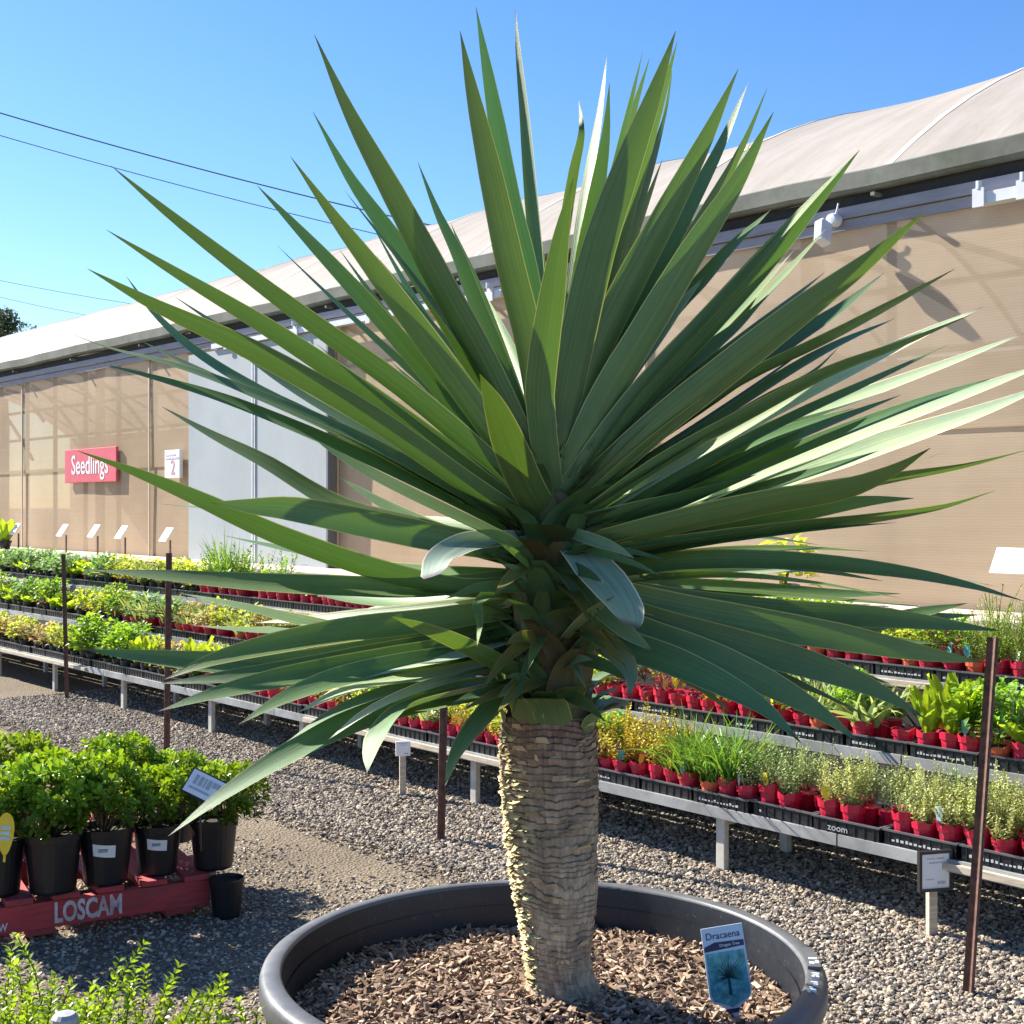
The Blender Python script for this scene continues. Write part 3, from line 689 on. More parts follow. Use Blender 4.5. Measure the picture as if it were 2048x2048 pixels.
# runs of plants along each tier: (left px, right px, species list, pot colour, scale, has tags)
RUNS = {
 'bottom': [(1835, 2300, ['thyme'], 'red', 1.0, .35), (1585, 1835, ['thyme', 'thyme', 'laven'], 'red', .95, .4), (1440, 1585, ['laven'], 'red', 1.0, .5), (1308, 1440, ['chive'], 'red', 1.0, .6), (1185, 1308, ['golden'], 'red', 1.0, .7),
            (990, 1185, ['herb', 'golden'], 'red', .9, .4), (840, 990, ['golden', 'yellow'], 'red', .8, .3), (770, 840, ['cream', 'strap'], 'red', .9, .2), (600, 770, ['cream', 'yellow', 'herb'], 'red', .9, .2), (440, 600, ['cream', 'strap'], 'red', .9, .2),
            (255, 440, ['cream', 'yellow', 'cos'], 'black', 1.15, .1), (125, 255, ['herb'], 'black', 1.5, 0), (-60, 125, ['cream', 'yellow'], 'black', 1.1, 0)],
 'middle': [(1990, 2300, ['lettuce', 'cos'], 'red', 1.1, .3), (1885, 1990, ['herb'], 'red', 1.15, .5), (1805, 1885, ['cos'], 'red', 1.15, .5), (1745, 1805, [None], 'red', 1.0, 0), (1535, 1745, ['strap', 'herb', 'strap'], 'red', 1.05, .4), (1390, 1535, ['golden', 'herb', 'strap'], 'red', .75, .2),
            (1215, 1390, ['redleaf', None, 'golden'], 'red', .7, .1), (860, 1215, ['herb', 'yellow'], 'red', .9, .2), (520, 860, ['strap', 'cream', 'yellow'], 'red', 1.0, .1), (345, 520, ['yellow', 'strap', 'cream'], 'red', 1.1, .1), (240, 345, ['strap', 'blue'], 'red', 1.2, .1),
            (95, 240, ['yellow', 'lettuce', 'herb'], 'black', 1.15, .1), (-60, 95, ['herb', 'lettuce', 'blue'], 'black', 1.3, 0)],
 'top': [(1930, 2300, ['dill'], 'red', 1.05, .5), (1790, 1930, ['yellow', 'redleaf', 'herb', 'whitefl'], 'red', .95, .7), (1640, 1790, ['herb', 'yellow'], 'red', .9, .3), (1480, 1640, ['yellow', 'herb'], 'red', 1.3, .2), (860, 1480, ['herb', 'yellow', 'golden'], 'red', .8, .2),
         (640, 860, ['purplefl', 'whitefl', 'yellow'], 'red', .9, .2), (560, 640, ['yellow', 'purplefl', 'whitefl'], 'red', 1.0, .2), (470, 560, ['tall', 'whitefl'], 'red', 1.0, .1), (392, 470, ['grass', 'tall'], 'red', 1.0, 0), (200, 392, ['yellow', 'strap', 'yellow'], 'black', 1.2, 0), (-60, 200, ['blue', 'blue', 'lettuce'], 'black', 1.3, 0)],
}
TW = .302
rear = []; rearpot = []
zoom_s = bs(1690, 4.15)[0]
for (p, z, nm) in TIERS:
    runs = [(bs(a, p)[0], bs(b, p)[0], sp, pc, sc, tg) for (a, b, sp, pc, sc, tg) in RUNS[nm]]
    s = zoom_s + TW * 5 + (p - 4.15) * .33
    cnt = {0: [], 1: []}; trs = []
    while s > -15.0:
        xpx = (lambda v: v.x / v.y * FPX + 1024)(B(s, p, z))
        if xpx > 2190: s -= TW; continue
        if xpx < -70: break
        jit = random.uniform(-.01, .01)
        tr = bpy.data.objects.new('seedling_tray', TRAY); link(tr); tr.location = B(s, p + .012 + jit, z - .005); tr.rotation_euler = (0, 0, BROT + random.gauss(0, .012))
        lp = bpy.data.objects.new('lip', TRLIP); link(lp, tr)
        if xpx > 1150:
            m = MB()
            if abs(s - zoom_s) < .05 and nm == 'bottom':
                text('lettering', 'zoom', .034, M_['greyink'], Matrix.Translation((-.03, -.0065, .024)) @ FT, tr, sx=1.15)
            else:
                x = -.11
                while x < .09 and random.random() < .93:
                    w = random.uniform(.006, .014); h = random.uniform(.004, .011)
                    m.box(x, x + w, -.005, -.0035, .018, .018 + h); x += w + random.uniform(.004, .008)
                if m.v: m.build('worn_print', M_['greyink'], tr)
        trs.append(tr)
        far = xpx < 620
        for row in (0, 1, 2):
            for c in range(2 if far else 3):
                ss = s + TW * ((.24 - .48 * c) if far else (.31 - .31 * c)); pp_ = p + .065 + row * .10 + jit
                run = next((r for r in runs if r[0] <= ss < r[1]), None)
                if run is None: continue
                sp = random.choice(run[2])
                if row >= 1 and sp is None: continue
                if row == 2 and (far or sp in ('chive', 'grass')): continue
                if random.random() < .08: continue
                if row >= 1:                           # rear rows: only their tops show between the front plants
                    k = run[4] * random.uniform(.85, 1.15) * (1.02 if far else 1.0); me_ = random.choice(PROTO[sp])
                    rear.append((me_, Matrix.Translation(B(ss, pp_, z + .1)) @ Matrix.Rotation(random.uniform(0, 6.28), 4, 'Z') @ Matrix.Scale(k, 4)))
                    rearpot.append((B(ss, pp_, z), run[3])); continue
                pm = random.choice(POTM[run[3]][:2] * 4 + POTM[run[3]])
                o = bpy.data.objects.new('seedling_pot', pm); link(o)
                o.location = B(ss + random.gauss(0, .004), pp_ + random.gauss(0, .004), z + .001); o.rotation_euler = (random.gauss(0, .05), random.gauss(0, .05), random.uniform(0, 6.28)); o.scale = (1, 1, random.uniform(.9, 1.06))
                col = 'red' if run[3] == 'red' else 'black'
                what = WORDS[sp] if sp else 'bare soil'
                cnt[row].append((o, col, what))
                if sp:
                    f = bpy.data.objects.new('foliage', random.choice(PROTO[sp])); link(f, o); f.location = (0, 0, .086 if run[3] == 'red' else .07)
                    k = run[4] * random.uniform(.72, 1.25) * (1.05 if far else 1.0); f.scale = (k, k, k * random.uniform(.9, 1.1)); f.rotation_euler = (0, 0, random.uniform(0, 6.28))
                    if sp in ('whitefl', 'purplefl'):
                        f2 = bpy.data.objects.new('foliage', random.choice(PROTO['herb'])); link(f2, o); f2.location = (0, 0, .09)
                if row == 0 and random.random() < run[5]:
                    t = bpy.data.objects.new('plant_tag', random.choice(TAGM)); link(t, o); t.location = (0, 0, .06)
                    M2 = Matrix.Rotation(-o.rotation_euler.z + BROT + random.gauss(0, .35), 4, 'Z'); t.rotation_euler = (random.uniform(-.35, .1), random.gauss(0, .15), M2.to_euler().z)
                    t.location = M2 @ Vector((random.uniform(-.02, .02), -.034, .085))
        s -= TW
    for i, tr in enumerate(trs):
        j = min(i, len(trs) - 1 - i); tag(tr, f'black seedling tray on {nm} tier, {ordinal(j + 1)} tray from the {"right" if j == i else "left"}', 'tray', 'black seedling trays on the tiers')
    for row in (0,):
        for i, (o, col, what) in enumerate(cnt[row]):
            j = min(i, len(cnt[row]) - 1 - i)
            tag(o, f'{col} pot of {what}, front row of {nm} tier, {ordinal(j + 1)} from {"right" if j == i else "left"}', 'potted plant', f'{col} seedling pots on the {nm} tier')

# everything behind the front rows, joined by kind
groups = {}
for me_, M in rear: groups.setdefault(me_.materials[0].name, []).append((me_, M))
allv = []; allf = []; allc = []; mats = []; mi = []; base = 0
for gi, (k, lst) in enumerate(groups.items()):
    mats.append(lst[0][0].materials[0])
    for me_, M in lst:
        nv = len(me_.vertices); co = np.empty(nv * 3, np.float32); me_.vertices.foreach_get('co', co); co = co.reshape(-1, 3); A = np.array(M)
        allv.append(co @ A[:3, :3].T + A[:3, 3]); c_ = np.empty(nv * 4, np.float32); me_.color_attributes['tint'].data.foreach_get('color', c_); allc.append(c_)
        for f in me_.polygons: allf.append(tuple(i + base for i in f.vertices)); mi.append(gi)
        base += nv
me = bpy.data.meshes.new('rear_seedlings'); me.from_pydata(np.concatenate(allv).tolist(), [], allf)
for m in mats: me.materials.append(m)
me.polygons.foreach_set('material_index', mi); ca = me.color_attributes.new('tint', 'FLOAT_COLOR', 'POINT'); ca.data.foreach_set('color', np.concatenate(allc))
o = bpy.data.objects.new('rear_seedlings', me); link(o); tag(o, 'rear rows of seedling plants massed behind the front pots', 'seedlings', kind='stuff')
m = MB()
for v, pc in rearpot: m.lathe([(.036, .004), (.047, .085), (.0, .084)], 8, M=Matrix.Translation(v))
o = m.build('rear_pots', M_['red']); tag(o, 'rear rows of red seedling pots behind the front pots', 'pots', kind='stuff')

# tall yellow-green plant on the ledge at the far left
def ledge_plant(x, y, sp, h, label):
    s, Y = bs(x, 5.62); o = bpy.data.objects.new('ledge_plant', POTM['black'][0]); link(o); o.location = B(s, 5.62, .988); o.scale = (1.5, 1.5, 1.1)
    f = bpy.data.objects.new('foliage', PROTO[sp][0]); link(f, o); f.location = (0, 0, .06); f.scale = (h, h, h)
    tag(o, label, 'potted plant')
ledge_plant(10, 1090, 'cos', 1.5, 'broad yellow leaved plant in a black pot at the far left of ledge')
ledge_plant(1570, 1190, 'yellow', 1.6, 'straggly yellow green plant on the ledge right of the big trunk')

# ------------------------------------------------------------------ sign stakes
def stake_sign(x, ytop, w, h, p, zfoot, tilt, label, yaw=0.0, frame=False):
    s, Y = bs(x, p); z = bz(ytop, Y)
    r = empty('sign_stake', B(s, p, zfoot), BROT + yaw); tag(r, label, 'sign', 'white sign cards on stakes by the wall')
    m = MB(); m.box(-.012, .012, .0, .012, 0, z - zfoot - h * .75); m.build('stake', M_['rust'], r)
    q = MB(); q.box(-w / 2, w / 2, -.006, .006, -h, 0); c = q.build('card', M_['white'], r); c.location = (0, .01, z - zfoot); c.rotation_euler = (R(tilt), 0, 0)
    m = MB()
    for i in range(3): m.box(-w * .35, w * (.3 - .1 * i), -.0075, -.0062, -h * (.25 + .2 * i), -h * (.19 + .2 * i))
    m.build('faint_lettering', M_['greyink'], c)
    return r
names = ['cut off by the left edge', 'beside the broad yellow leaved plant', 'first of the close trio of cards', 'middle of the close trio of cards', 'last of the close trio of cards', 'nearest to the grey door']
for (x, y), nm in zip([(8, 1046), (36, 1047), (131, 1049), (194, 1050), (249, 1052), (339, 1056)], names):
    stake_sign(x, y, .135, .15, 5.68, .989, -34, f'white sign card on a stake at the wall, {nm}', yaw=.0)
r = stake_sign(2056, 1098, .30, .13, 5.55, .989, -32, 'large white sign card on a dark stake at the right edge')

def ground_sign(x, yfoot, ytop, w, h, label, frame, yaw):
    v = G(x, yfoot); z = bz(ytop, v.y); r = empty('price_stake', v, yaw); tag(r, label, 'sign', 'price cards on timber stakes')
    m = MB(); m.box(-.016, .016, .004, .026, 0, z - h * .5); m.build('stake', M_['wood'], r)
    if frame:
        m = MB(); t = .010
        m.box(-w/2 - t, w/2 + t, -.014, .003, z - h - t, z - h); m.box(-w/2 - t, w/2 + t, -.014, .003, z, z + t); m.box(-w/2 - t, -w/2, -.014, .003, z - h, z); m.box(w/2, w/2 + t, -.014, .003, z - h, z); m.build('frame', M_['frame'], r)
    m = MB(); m.box(-w/2, w/2, -.009, .0035, z - h, z); c = m.build('card', M_['white'], r)
    m = MB()
    rows = [(.12, .16, -.3, -.02), (.12, .16, .04, .3), (.24, .28, -.22, .24), (.80, .88, .08, .36), (.72, .74, -.36, -.05)]
    for (a, b, x0, x1) in rows:
        xx = x0 * w
        while xx < x1 * w: q = random.uniform(.004, .009); m.box(xx, min(xx + q, x1 * w), -.0105, -.0092, z - h * b, z - h * a); xx += q + .003
    m.build('lettering', M_['greyink'], r)
ground_sign(1868, 1876, 1706, .108, .120, 'framed white price card on a short stake near the right bench', True, .25)
ground_sign(806, 1594, 1482, .075, .075, 'small white price card on a stake left of the big trunk', False, .2)

# ------------------------------------------------------------------ rusty pickets
def picket(base, top, label, holes=True, k=1.0):
    base, top = Vector(base), Vector(top); d = top - base; L = d.length
    r = empty('steel_picket', base); r.rotation_euler = d.to_track_quat('Z', 'Y').to_euler()
    tag(r, label, 'picket', 'rusty steel pickets in front of the bench')
    m = MB()
    for a in (178, 300, 60):
        Mx = Matrix.Rotation(R(a), 4, 'Z')
        m.box(.002 * k, .020 * k, -.0018, .0018, -.05, L, M=Mx)
    m.lathe([(.004, -.05), (.004, L)], 6); m.build('post', M_['rust'], r)
    m = MB(); z = L - .05
    while z > .15:
        m.box(.010 * k, .015 * k, -.0024, .0024, z, z + .008, M=Matrix.Rotation(R(300), 4, 'Z')); z -= .04
    m.build('hole', M_['soil'], r)['kind'] = 'stuff'
picket(G(1938, 1992), P(1988, 1275, 4.05), 'leaning rusty steel picket nearest the camera at the right')
picket(G(882, 1682), P(893, 1180, 5.95), 'rusty steel picket just left of the big trunk')
picket(G(333, 1517), P(338, 1106, 7.87), 'dark steel picket rising behind the potted shrubs')
picket(G(135, 1398), P(128, 1108, 10.25), 'dark steel picket furthest left along the bench')
# ------------------------------------------------------------------ red pallet
pa = G(0, 1871, .04); pb = G(420, 1808, .04); pdir = (pb - pa); pdir.z = 0; pang = math.atan2(pdir.y, pdir.x)
porg = Vector((pb.x, pb.y, 0))                        # right front corner; local x runs to the right, y away
pal = empty('pallet', porg, pang); tag(pal, 'weathered red timber pallet with white stencilled letters', 'pallet')
PW, PD = 1.17, 1.17
def pbx(name, mat, b, **k): m = MB(); m.box(*b); return m.build(name, mat, pal, bevel=.003, **k)
fr = pbx('stringer', M_['pallet'], (-PW, 0, 0, .038, .04, .132))
pbx('stringer', M_['pallet'], (-PW, 0, PD / 2 - .02, PD / 2 + .02, .04, .132)); pbx('stringer', M_['pallet'], (-PW, 0, PD - .04, PD, .04, .132))
for i in range(8):
    x0 = -PW + .004 + i * (PW - .10) / 7; zz = .1335 + random.uniform(0, .002)
    pbx('deck_board', M_['pallet'], (x0, x0 + .092, random.uniform(-.012, .004), PD + .01, zz, zz + .020))
for x0 in (-PW + .02, -PW * .55, -.16): pbx('base_board', M_['pallet'], (x0, x0 + .10, .01, PD, .016, .0395))
pbx('edge_cleat', M_['palletw'], (.002, .03, .02, .30, .105, .15))
text('lettering', 'LOSCAM', .096, M_['stencil'], Matrix.Translation((-.432, -.0015, .086)) @ FT, fr, sx=.62, bold=.003)
text('lettering', 'w', .06, M_['stencil'], Matrix.Translation((-.715, -.0015, .07)) @ FT, fr, sx=.7)

# ------------------------------------------------------------------ potted shrubs on the pallet
def shrub_foliage(h, r, nwh, seed):
    random.seed(seed); m = MB(); st = MB()
    for i in range(nwh):
        a = random.uniform(0, 6.28); z = random.random() ** .6; rr = r * (random.random() ** .4) * (.62 + .45 * math.sin(math.pi * min(1, .15 + .75 * z)))
        c = Vector((rr * math.cos(a), rr * math.sin(a), h * (.06 + .92 * z) * (1 - .22 * (rr / r) ** 2)))
        ax = (Vector((math.cos(a) * rr / r * .9, math.sin(a) * rr / r * .9, .8)) + rv(.25)).normalized()
        if i % 4 == 0: st.tube([(0, 0, -.02), c * .55 + Vector((0, 0, .01)), c], .003, 4)
        u = ax.orthogonal().normalized(); w = ax.cross(u); br = (.38 + .95 * z ** 1.5) * random.uniform(.75, 1.25)  # tint rises with height, painting in top light and shaded lower leaves
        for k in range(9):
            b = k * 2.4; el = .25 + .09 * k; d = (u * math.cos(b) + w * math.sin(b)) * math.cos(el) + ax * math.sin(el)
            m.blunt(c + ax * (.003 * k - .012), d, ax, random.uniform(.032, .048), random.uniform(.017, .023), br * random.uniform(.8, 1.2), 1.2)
    return m.mesh('foliage', SP['shrub']), st.mesh('stems', M_['bark2'])
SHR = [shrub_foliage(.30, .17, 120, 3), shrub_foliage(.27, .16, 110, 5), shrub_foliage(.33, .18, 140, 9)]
def big_pot(r, h):
    m = MB(); m.lathe([(0, .002), (r * .76, 0), (r * .80, .01), (r * .97, h * .86), (r * 1.03, h * .87), (r * 1.05, h), (r * .98, h), (r * .95, h * .9), (0, h * .88)], 28)
    me = m.mesh('pot', M_['black'], smooth=False); me.materials.append(M_['soil'])
    for f in me.polygons:
        if f.normal.z > .9 and f.center.xy.length < r * .7: f.material_index = 1
    return me
BP = big_pot(.088, .185)
def shrub(x, ybot, kind, label, sc=1.0, z=.155, hz=1.0, labelcard=False, dx=0, dy=0):
    v = G(x, ybot, z); o = bpy.data.objects.new('potted_shrub', BP); link(o); o.location = v; o.rotation_euler = (0, 0, random.uniform(-.3, .3)); o.scale = (sc, sc, sc)
    f = bpy.data.objects.new('foliage', SHR[kind][0]); link(f, o); f.location = (dx, dy, .165); f.rotation_euler = (0, 0, random.uniform(0, 6.28)); f.scale = (.84, .84, hz * .80)
    s = bpy.data.objects.new('stems', SHR[kind][1]); link(s, o); s.location = f.location; s.rotation_euler = f.rotation_euler; s.scale = f.scale
    if labelcard:
        m = MB(); vs = []; fs = []; n = 7
        for i in range(n + 1):
            a = R(-115 + 50 * i / n)
            for zz in (.105, .145): rr = .0895 * (.76 + .25 * zz / .185) ; vs.append((rr * math.cos(a), rr * math.sin(a), zz - .01 * math.sin(i / n)))
        for i in range(n): fs.append((2 * i, 2 * i + 2, 2 * i + 3, 2 * i + 1))
        m.add(vs, fs); q = m.build('price_label', M_['white'], o); q.rotation_euler = (0, 0, -o.rotation_euler.z + R(14))
        m = MB(); a = R(-92)
        for i in range(3): zz = .118 + .004 * i; rr = .0912 * (.76 + .25 * zz / .185); m.box(-.018, .012, -rr - .001, -rr, zz, zz + .0018)
        m.build('lettering', M_['ink'], q)
    tag(o, label, 'potted shrub', 'potted shrubs on the red pallet'); return o
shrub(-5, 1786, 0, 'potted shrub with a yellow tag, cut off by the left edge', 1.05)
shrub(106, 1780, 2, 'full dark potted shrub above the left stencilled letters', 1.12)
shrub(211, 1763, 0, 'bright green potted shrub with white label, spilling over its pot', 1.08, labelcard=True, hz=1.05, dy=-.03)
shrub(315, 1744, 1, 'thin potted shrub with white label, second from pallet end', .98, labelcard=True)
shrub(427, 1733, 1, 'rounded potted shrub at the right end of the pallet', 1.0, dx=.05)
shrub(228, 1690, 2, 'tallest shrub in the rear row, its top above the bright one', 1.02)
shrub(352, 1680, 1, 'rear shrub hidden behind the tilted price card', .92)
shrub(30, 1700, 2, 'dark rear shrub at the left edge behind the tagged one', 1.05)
# small pot on the gravel by the pallet end
v = G(453, 1832); o = bpy.data.objects.new('small_pot', big_pot(.062, .14)); link(o); o.location = v
tag(o, 'small empty black pot on the gravel against the pallet end', 'pot')
# tags and tilted price card
def stick_tag(v, w, h, mat, label, yaw=0, roll=0, stem=.12, shape='oval'):
    r = empty('plant_tag', v, yaw); tag(r, label, 'tag')
    m = MB(); m.box(-.004, .004, -.001, .001, -stem, .005); m.build('stem', mat, r)
    m = MB(); n = 18; pts = [(w / 2 * math.sin(2 * math.pi * i / n) * (.55 + .45 * (.5 - .5 * math.cos(2 * math.pi * i / n))) * 1.15, h / 2 - h / 2 * math.cos(2 * math.pi * i / n)) for i in range(n)]
    m.add([(x, -.001, z) for x, z in pts] + [(x, .001, z) for x, z in pts], [tuple(range(n)), tuple(reversed(range(n, 2 * n)))] + [(i, i + n, (i + 1) % n + n, (i + 1) % n) for i in range(n)])
    m.build('face', mat, r)
    m = MB()
    for i in range(3): m.box(-w * .26, w * .26, -.0022, -.0012, h * (.36 + .13 * i), h * (.44 + .13 * i))
    m.build('print', M_['bluetag'], r); r.rotation_euler.y = roll
stick_tag(P(9, 1712, 4.42), .06, .145, M_['yellowtag'], 'yellow oval plant tag at the left edge of the pallet', .1, .05, stem=.02)
stick_tag(P(291, 1558, 5.25), .042, .085, M_['orangetag'], 'orange plant tag poking out between the pallet shrubs', .1, -.05)
v = P(398, 1592, 4.70); r = empty('price_card', v, R(-8)); tag(r, 'tilted white price card in a black holder among the pallet shrubs', 'sign')
hd = empty('tmp'); bpy.data.objects.remove(hd)
Mt = Matrix.Rotation(R(24), 4, 'Y') @ Matrix.Rotation(R(-30), 4, 'X')
def tilted(name, mat, b, par=r): m = MB(); m.box(*b, M=Mt); return m.build(name, mat, par)
tilted('holder', M_['frame'], (-.070, .070, .002, .010, -.012, .085)); tilted('card', M_['white'], (-.064, .064, -.002, .0015, -.005, .079))
m = MB()
for (x0, z0, w, h) in ((-.045, .03, .012, .035), (-.026, .03, .014, .035), (-.006, .03, .006, .035), (.006, .03, .014, .035), (.026, .045, .012, .02), (.042, .045, .010, .02), (-.05, .012, .08, .008)): m.box(x0, x0 + w, -.004, -.0025, z0, z0 + h, M=Mt)
m.build('lettering', M_['greyink'], r)
m = MB(); m.tube([(0, .008, .0), (.0, .02, -.20)], .004, 6); m.build('stem', M_['frame'], r)

# ------------------------------------------------------------------ leafy bush at the bottom left corner
def box_bush(label, base, w, h, n, seed, dirbias=0):
    random.seed(seed); r = empty('leafy_bush', base); tag(r, label, 'bush')
    st = MB(); lf = MB()
    for i in range(n):
        a = random.uniform(0, 6.28); rr = w * random.random() ** .5; p0 = Vector((rr * .35 * math.cos(a), rr * .35 * math.sin(a), h * .15)); L = h * (random.uniform(.52, .82) if i % 14 else random.uniform(.86, .98))
        d = Vector((rr * .8 * math.cos(a), rr * .8 * math.sin(a), L)); bend = rv(.05); pts = []
        for k in range(7): w_ = k / 6; pts.append(p0 + d * w_ + bend * math.sin(w_ * 2.5))
        st.tube(pts, [.003, .003, .0028, .0025, .002, .0016, .001], 4)
        br = random.uniform(.75, 1.2); nl = int(L / .0125)
        for j in range(nl):
            w_ = .18 + .82 * j / nl; k = min(5, int(w_ * 6)); q = pts[k].lerp(pts[k + 1], w_ * 6 - k); ax = (pts[k + 1] - pts[k]).normalized(); u = ax.orthogonal().normalized(); vv = ax.cross(u); b = j * 1.57
            for sgn in (0, math.pi):
                dd = (u * math.cos(b + sgn) + vv * math.sin(b + sgn)) * .8 + ax * .65 + rv(.12)
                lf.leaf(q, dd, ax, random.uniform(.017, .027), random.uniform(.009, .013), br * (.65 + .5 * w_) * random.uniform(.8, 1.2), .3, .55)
    m = MB(); m.lathe([(0, 0), (.12, 0), (.135, .13), (.145, .13), (.145, .15), (.13, .15), (.12, .14), (0, .135)], 28); m.build('pot', M_['black'], r)
    st.build('stems', M_['bark2'], r); lf.build('foliage', SP['box'], r); return r
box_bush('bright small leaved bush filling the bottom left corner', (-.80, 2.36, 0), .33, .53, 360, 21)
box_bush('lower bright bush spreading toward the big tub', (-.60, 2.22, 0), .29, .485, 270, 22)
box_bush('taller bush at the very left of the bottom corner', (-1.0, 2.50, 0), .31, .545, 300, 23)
v = P(130, 2042, 2.05); r = empty('sprinkler_head', (v.x, v.y, 0)); tag(r, 'small grey sprinkler head among the corner bushes', 'sprinkler')
m = MB(); m.lathe([(.011, 0), (.011, v.z - .01)], 10); m.build('riser', M_['black'], r)
m = MB(); m.lathe([(.012, v.z - .012), (.020, v.z - .01), (.020, v.z + .006), (.015, v.z + .012), (.0, v.z + .013)], 16); m.build('cap', M_['galv'], r)
# ------------------------------------------------------------------ big black tub
random.seed(31)
TC = Vector((.067, 2.944, 0)); TR_ = .618
tub = empty('plant_tub', TC); tag(tub, 'huge round black plastic tub holding the spiky tree', 'tub')
def tub_mat(name, c, rough):
    m, N, L = nt(name); v = objvec(N, L); f = noise_node(N, L, 5, 6, .7, v); f2 = noise_node(N, L, 60, 4, .7, v)
    cc = ramp(N, L, f, [(.35, c), (.7, tuple(x * 1.8 for x in c))])
    sp = ramp(N, L, f2, [(.6, (0, 0, 0)), (.75, (.35, .35, .35))]); cc = mixc(N, L, sp, cc, (.16, .15, .14))
    p = N.new('ShaderNodeBsdfPrincipled'); L.new(cc, p.inputs['Base Color'])
    rr = ramp(N, L, f, [(.3, (rough - .08,) * 3), (.7, (rough + .12,) * 3)]); L.new(rr, p.inputs['Roughness'])
    L.new(bump(N, L, f2, .12, .003), p.inputs['Normal'])
    o = N.new('ShaderNodeOutputMaterial'); L.new(p.outputs[0], o.inputs[0]); return m
tubm = tub_mat('tub_plastic', (.008, .010, .016), .45); rimm = tub_mat('tub_rim_plastic', (.075, .078, .086), .42)  # rim colour is lifted well above the wall's to paint in sun sheen
m = MB(); m.lathe([(0, .002), (.47, 0), (.49, .012), (.545, .30), (.560, .445)], 96); m.build('wall', tubm, tub, smooth=True)
m = MB(); m.lathe([(.556, .36), (.566, .470), (.570, .492)], 96)
m.v = [(x, y, z) for (x, y, z) in m.v]; m.build('inner_wall', tubm, tub, smooth=True)
m = MB(); m.lathe([(.561, .440), (.606, .440), (.615, .444), (.6185, .454), (.618, .482), (.614, .492), (.606, .497), (.590, .500), (.577, .500), (.571, .496), (.5695, .485)], 128)
rim = m.build('rim', rimm, tub, smooth=True)
m = MB()
for i in range(36):
    a = 2 * math.pi * i / 36; m.box(.563, .597, -.003, .003, .30, .4395, M=Matrix.Rotation(a, 4, 'Z'))
m.build('rib', tubm, tub)
def rimbox(mb, a0, a1, r0, r1, z0, z1):
    n = 6; vs = []; fs = []
    for i in range(n + 1):
        a = R(a0 + (a1 - a0) * i / n)
        for (r, z) in ((r0, z0), (r1, z0), (r1, z1), (r0, z1)): vs.append((r * math.cos(a), r * math.sin(a), z))
    for i in range(n):
        for j in range(4): fs.append((i * 4 + j, i * 4 + (j + 1) % 4, i * 4 + 4 + (j + 1) % 4, i * 4 + 4 + j))
    fs += [(3, 2, 1, 0), tuple(n * 4 + j for j in range(4))]; mb.add(vs, fs)
m = MB(); rimbox(m, -9, 3, .577, .606, .500, .507); m.build('rim_pad', rimm, rim)
for (a0, a1, r0, r1, zt_) in [(-4.6, -3.6, .584, .602, .5078), (-7.4, -6.2, .583, .593, .5078), (-7.0, -5.4, .596, .603, .5078)] + [(a_, a_ + w_, r0_, r1_, .5038) for (a_, w_, r0_, r1_) in ((-12.2, .4, .584, .600), (-13.2, .3, .586, .598), (-14.1, .5, .584, .590), (-14.1, .5, .594, .600), (-17.5, .4, .584, .598), (-18.6, .4, .590, .600), (-20.6, .4, .584, .592), (-21.6, .4, .588, .600), (-22.6, .4, .584, .590))]:
    m = MB(); rimbox(m, a0, a1, r0, r1, zt_ - .006, zt_); m.build('print_mark', M_['white'], rim)
# mulch
def mz(x, y):
    d = np.hypot(x - .04, y); return .388 + .036 * np.exp(-(d / .22) ** 2) + .022 * (noise(x * 7 + 5, y * 7 + 5, x * 0) - .5)
nr, na = 26, 72; vs = []; fs = []
for i in range(nr + 1):
    r_ = .562 * i / nr
    for k in range(na): a = 2 * math.pi * k / na; x, y = r_ * math.cos(a), r_ * math.sin(a); vs.append((x, y, float(mz(np.array([x]), np.array([y]))[0]) - .008))
for i in range(nr):
    for k in range(na): a = i * na + k; b = i * na + (k + 1) % na; fs.append((a, b, b + na, a + na))
m = MB(); m.add(vs, fs); m.build('soil', simple('dark_mulch_bed', (.06, .038, .025), .95, .5, 40, bmp=.8), tub, smooth=True)
n = 14000; a = rng.uniform(0, 2 * np.pi, n); r_ = .552 * np.sqrt(rng.random(n)); x = r_ * np.cos(a); y = r_ * np.sin(a)
kz = mz(x, y) + rng.uniform(-.006, .012, n); keep = np.hypot(x - .04, y - .01) > .07
pos = np.column_stack([x, y, kz])[keep]
BOXV = np.array([(-1, -.30, -.14), (1, -.22, -.14), (.85, .30, -.14), (-.9, .24, -.14), (-.9, -.22, .14), (.9, -.28, .14), (1, .22, .14), (-.8, .30, .14)], np.float32)
BOXF = np.array([(0, 3, 2, 1), (4, 5, 6, 7), (0, 1, 5, 4), (1, 2, 6, 5), (2, 3, 7, 6), (3, 0, 4, 7)])
pal = np.array([(.30, .205, .14), (.42, .31, .22), (.15, .095, .065), (.54, .42, .31), (.23, .145, .095)]); cc = pal[rng.choice(5, len(pos), p=[.3, .26, .2, .12, .12])] * rng.uniform(.75, 1.2, (len(pos), 1))
ch = scatter('bark_mulch', pos, rng.uniform(.006, .018, len(pos)), cc, BOXV, BOXF, sm, asp=(.6, 1.3, 1.1), jit=.15, parent=tub, tilt=1.1); ch['kind'] = 'stuff'
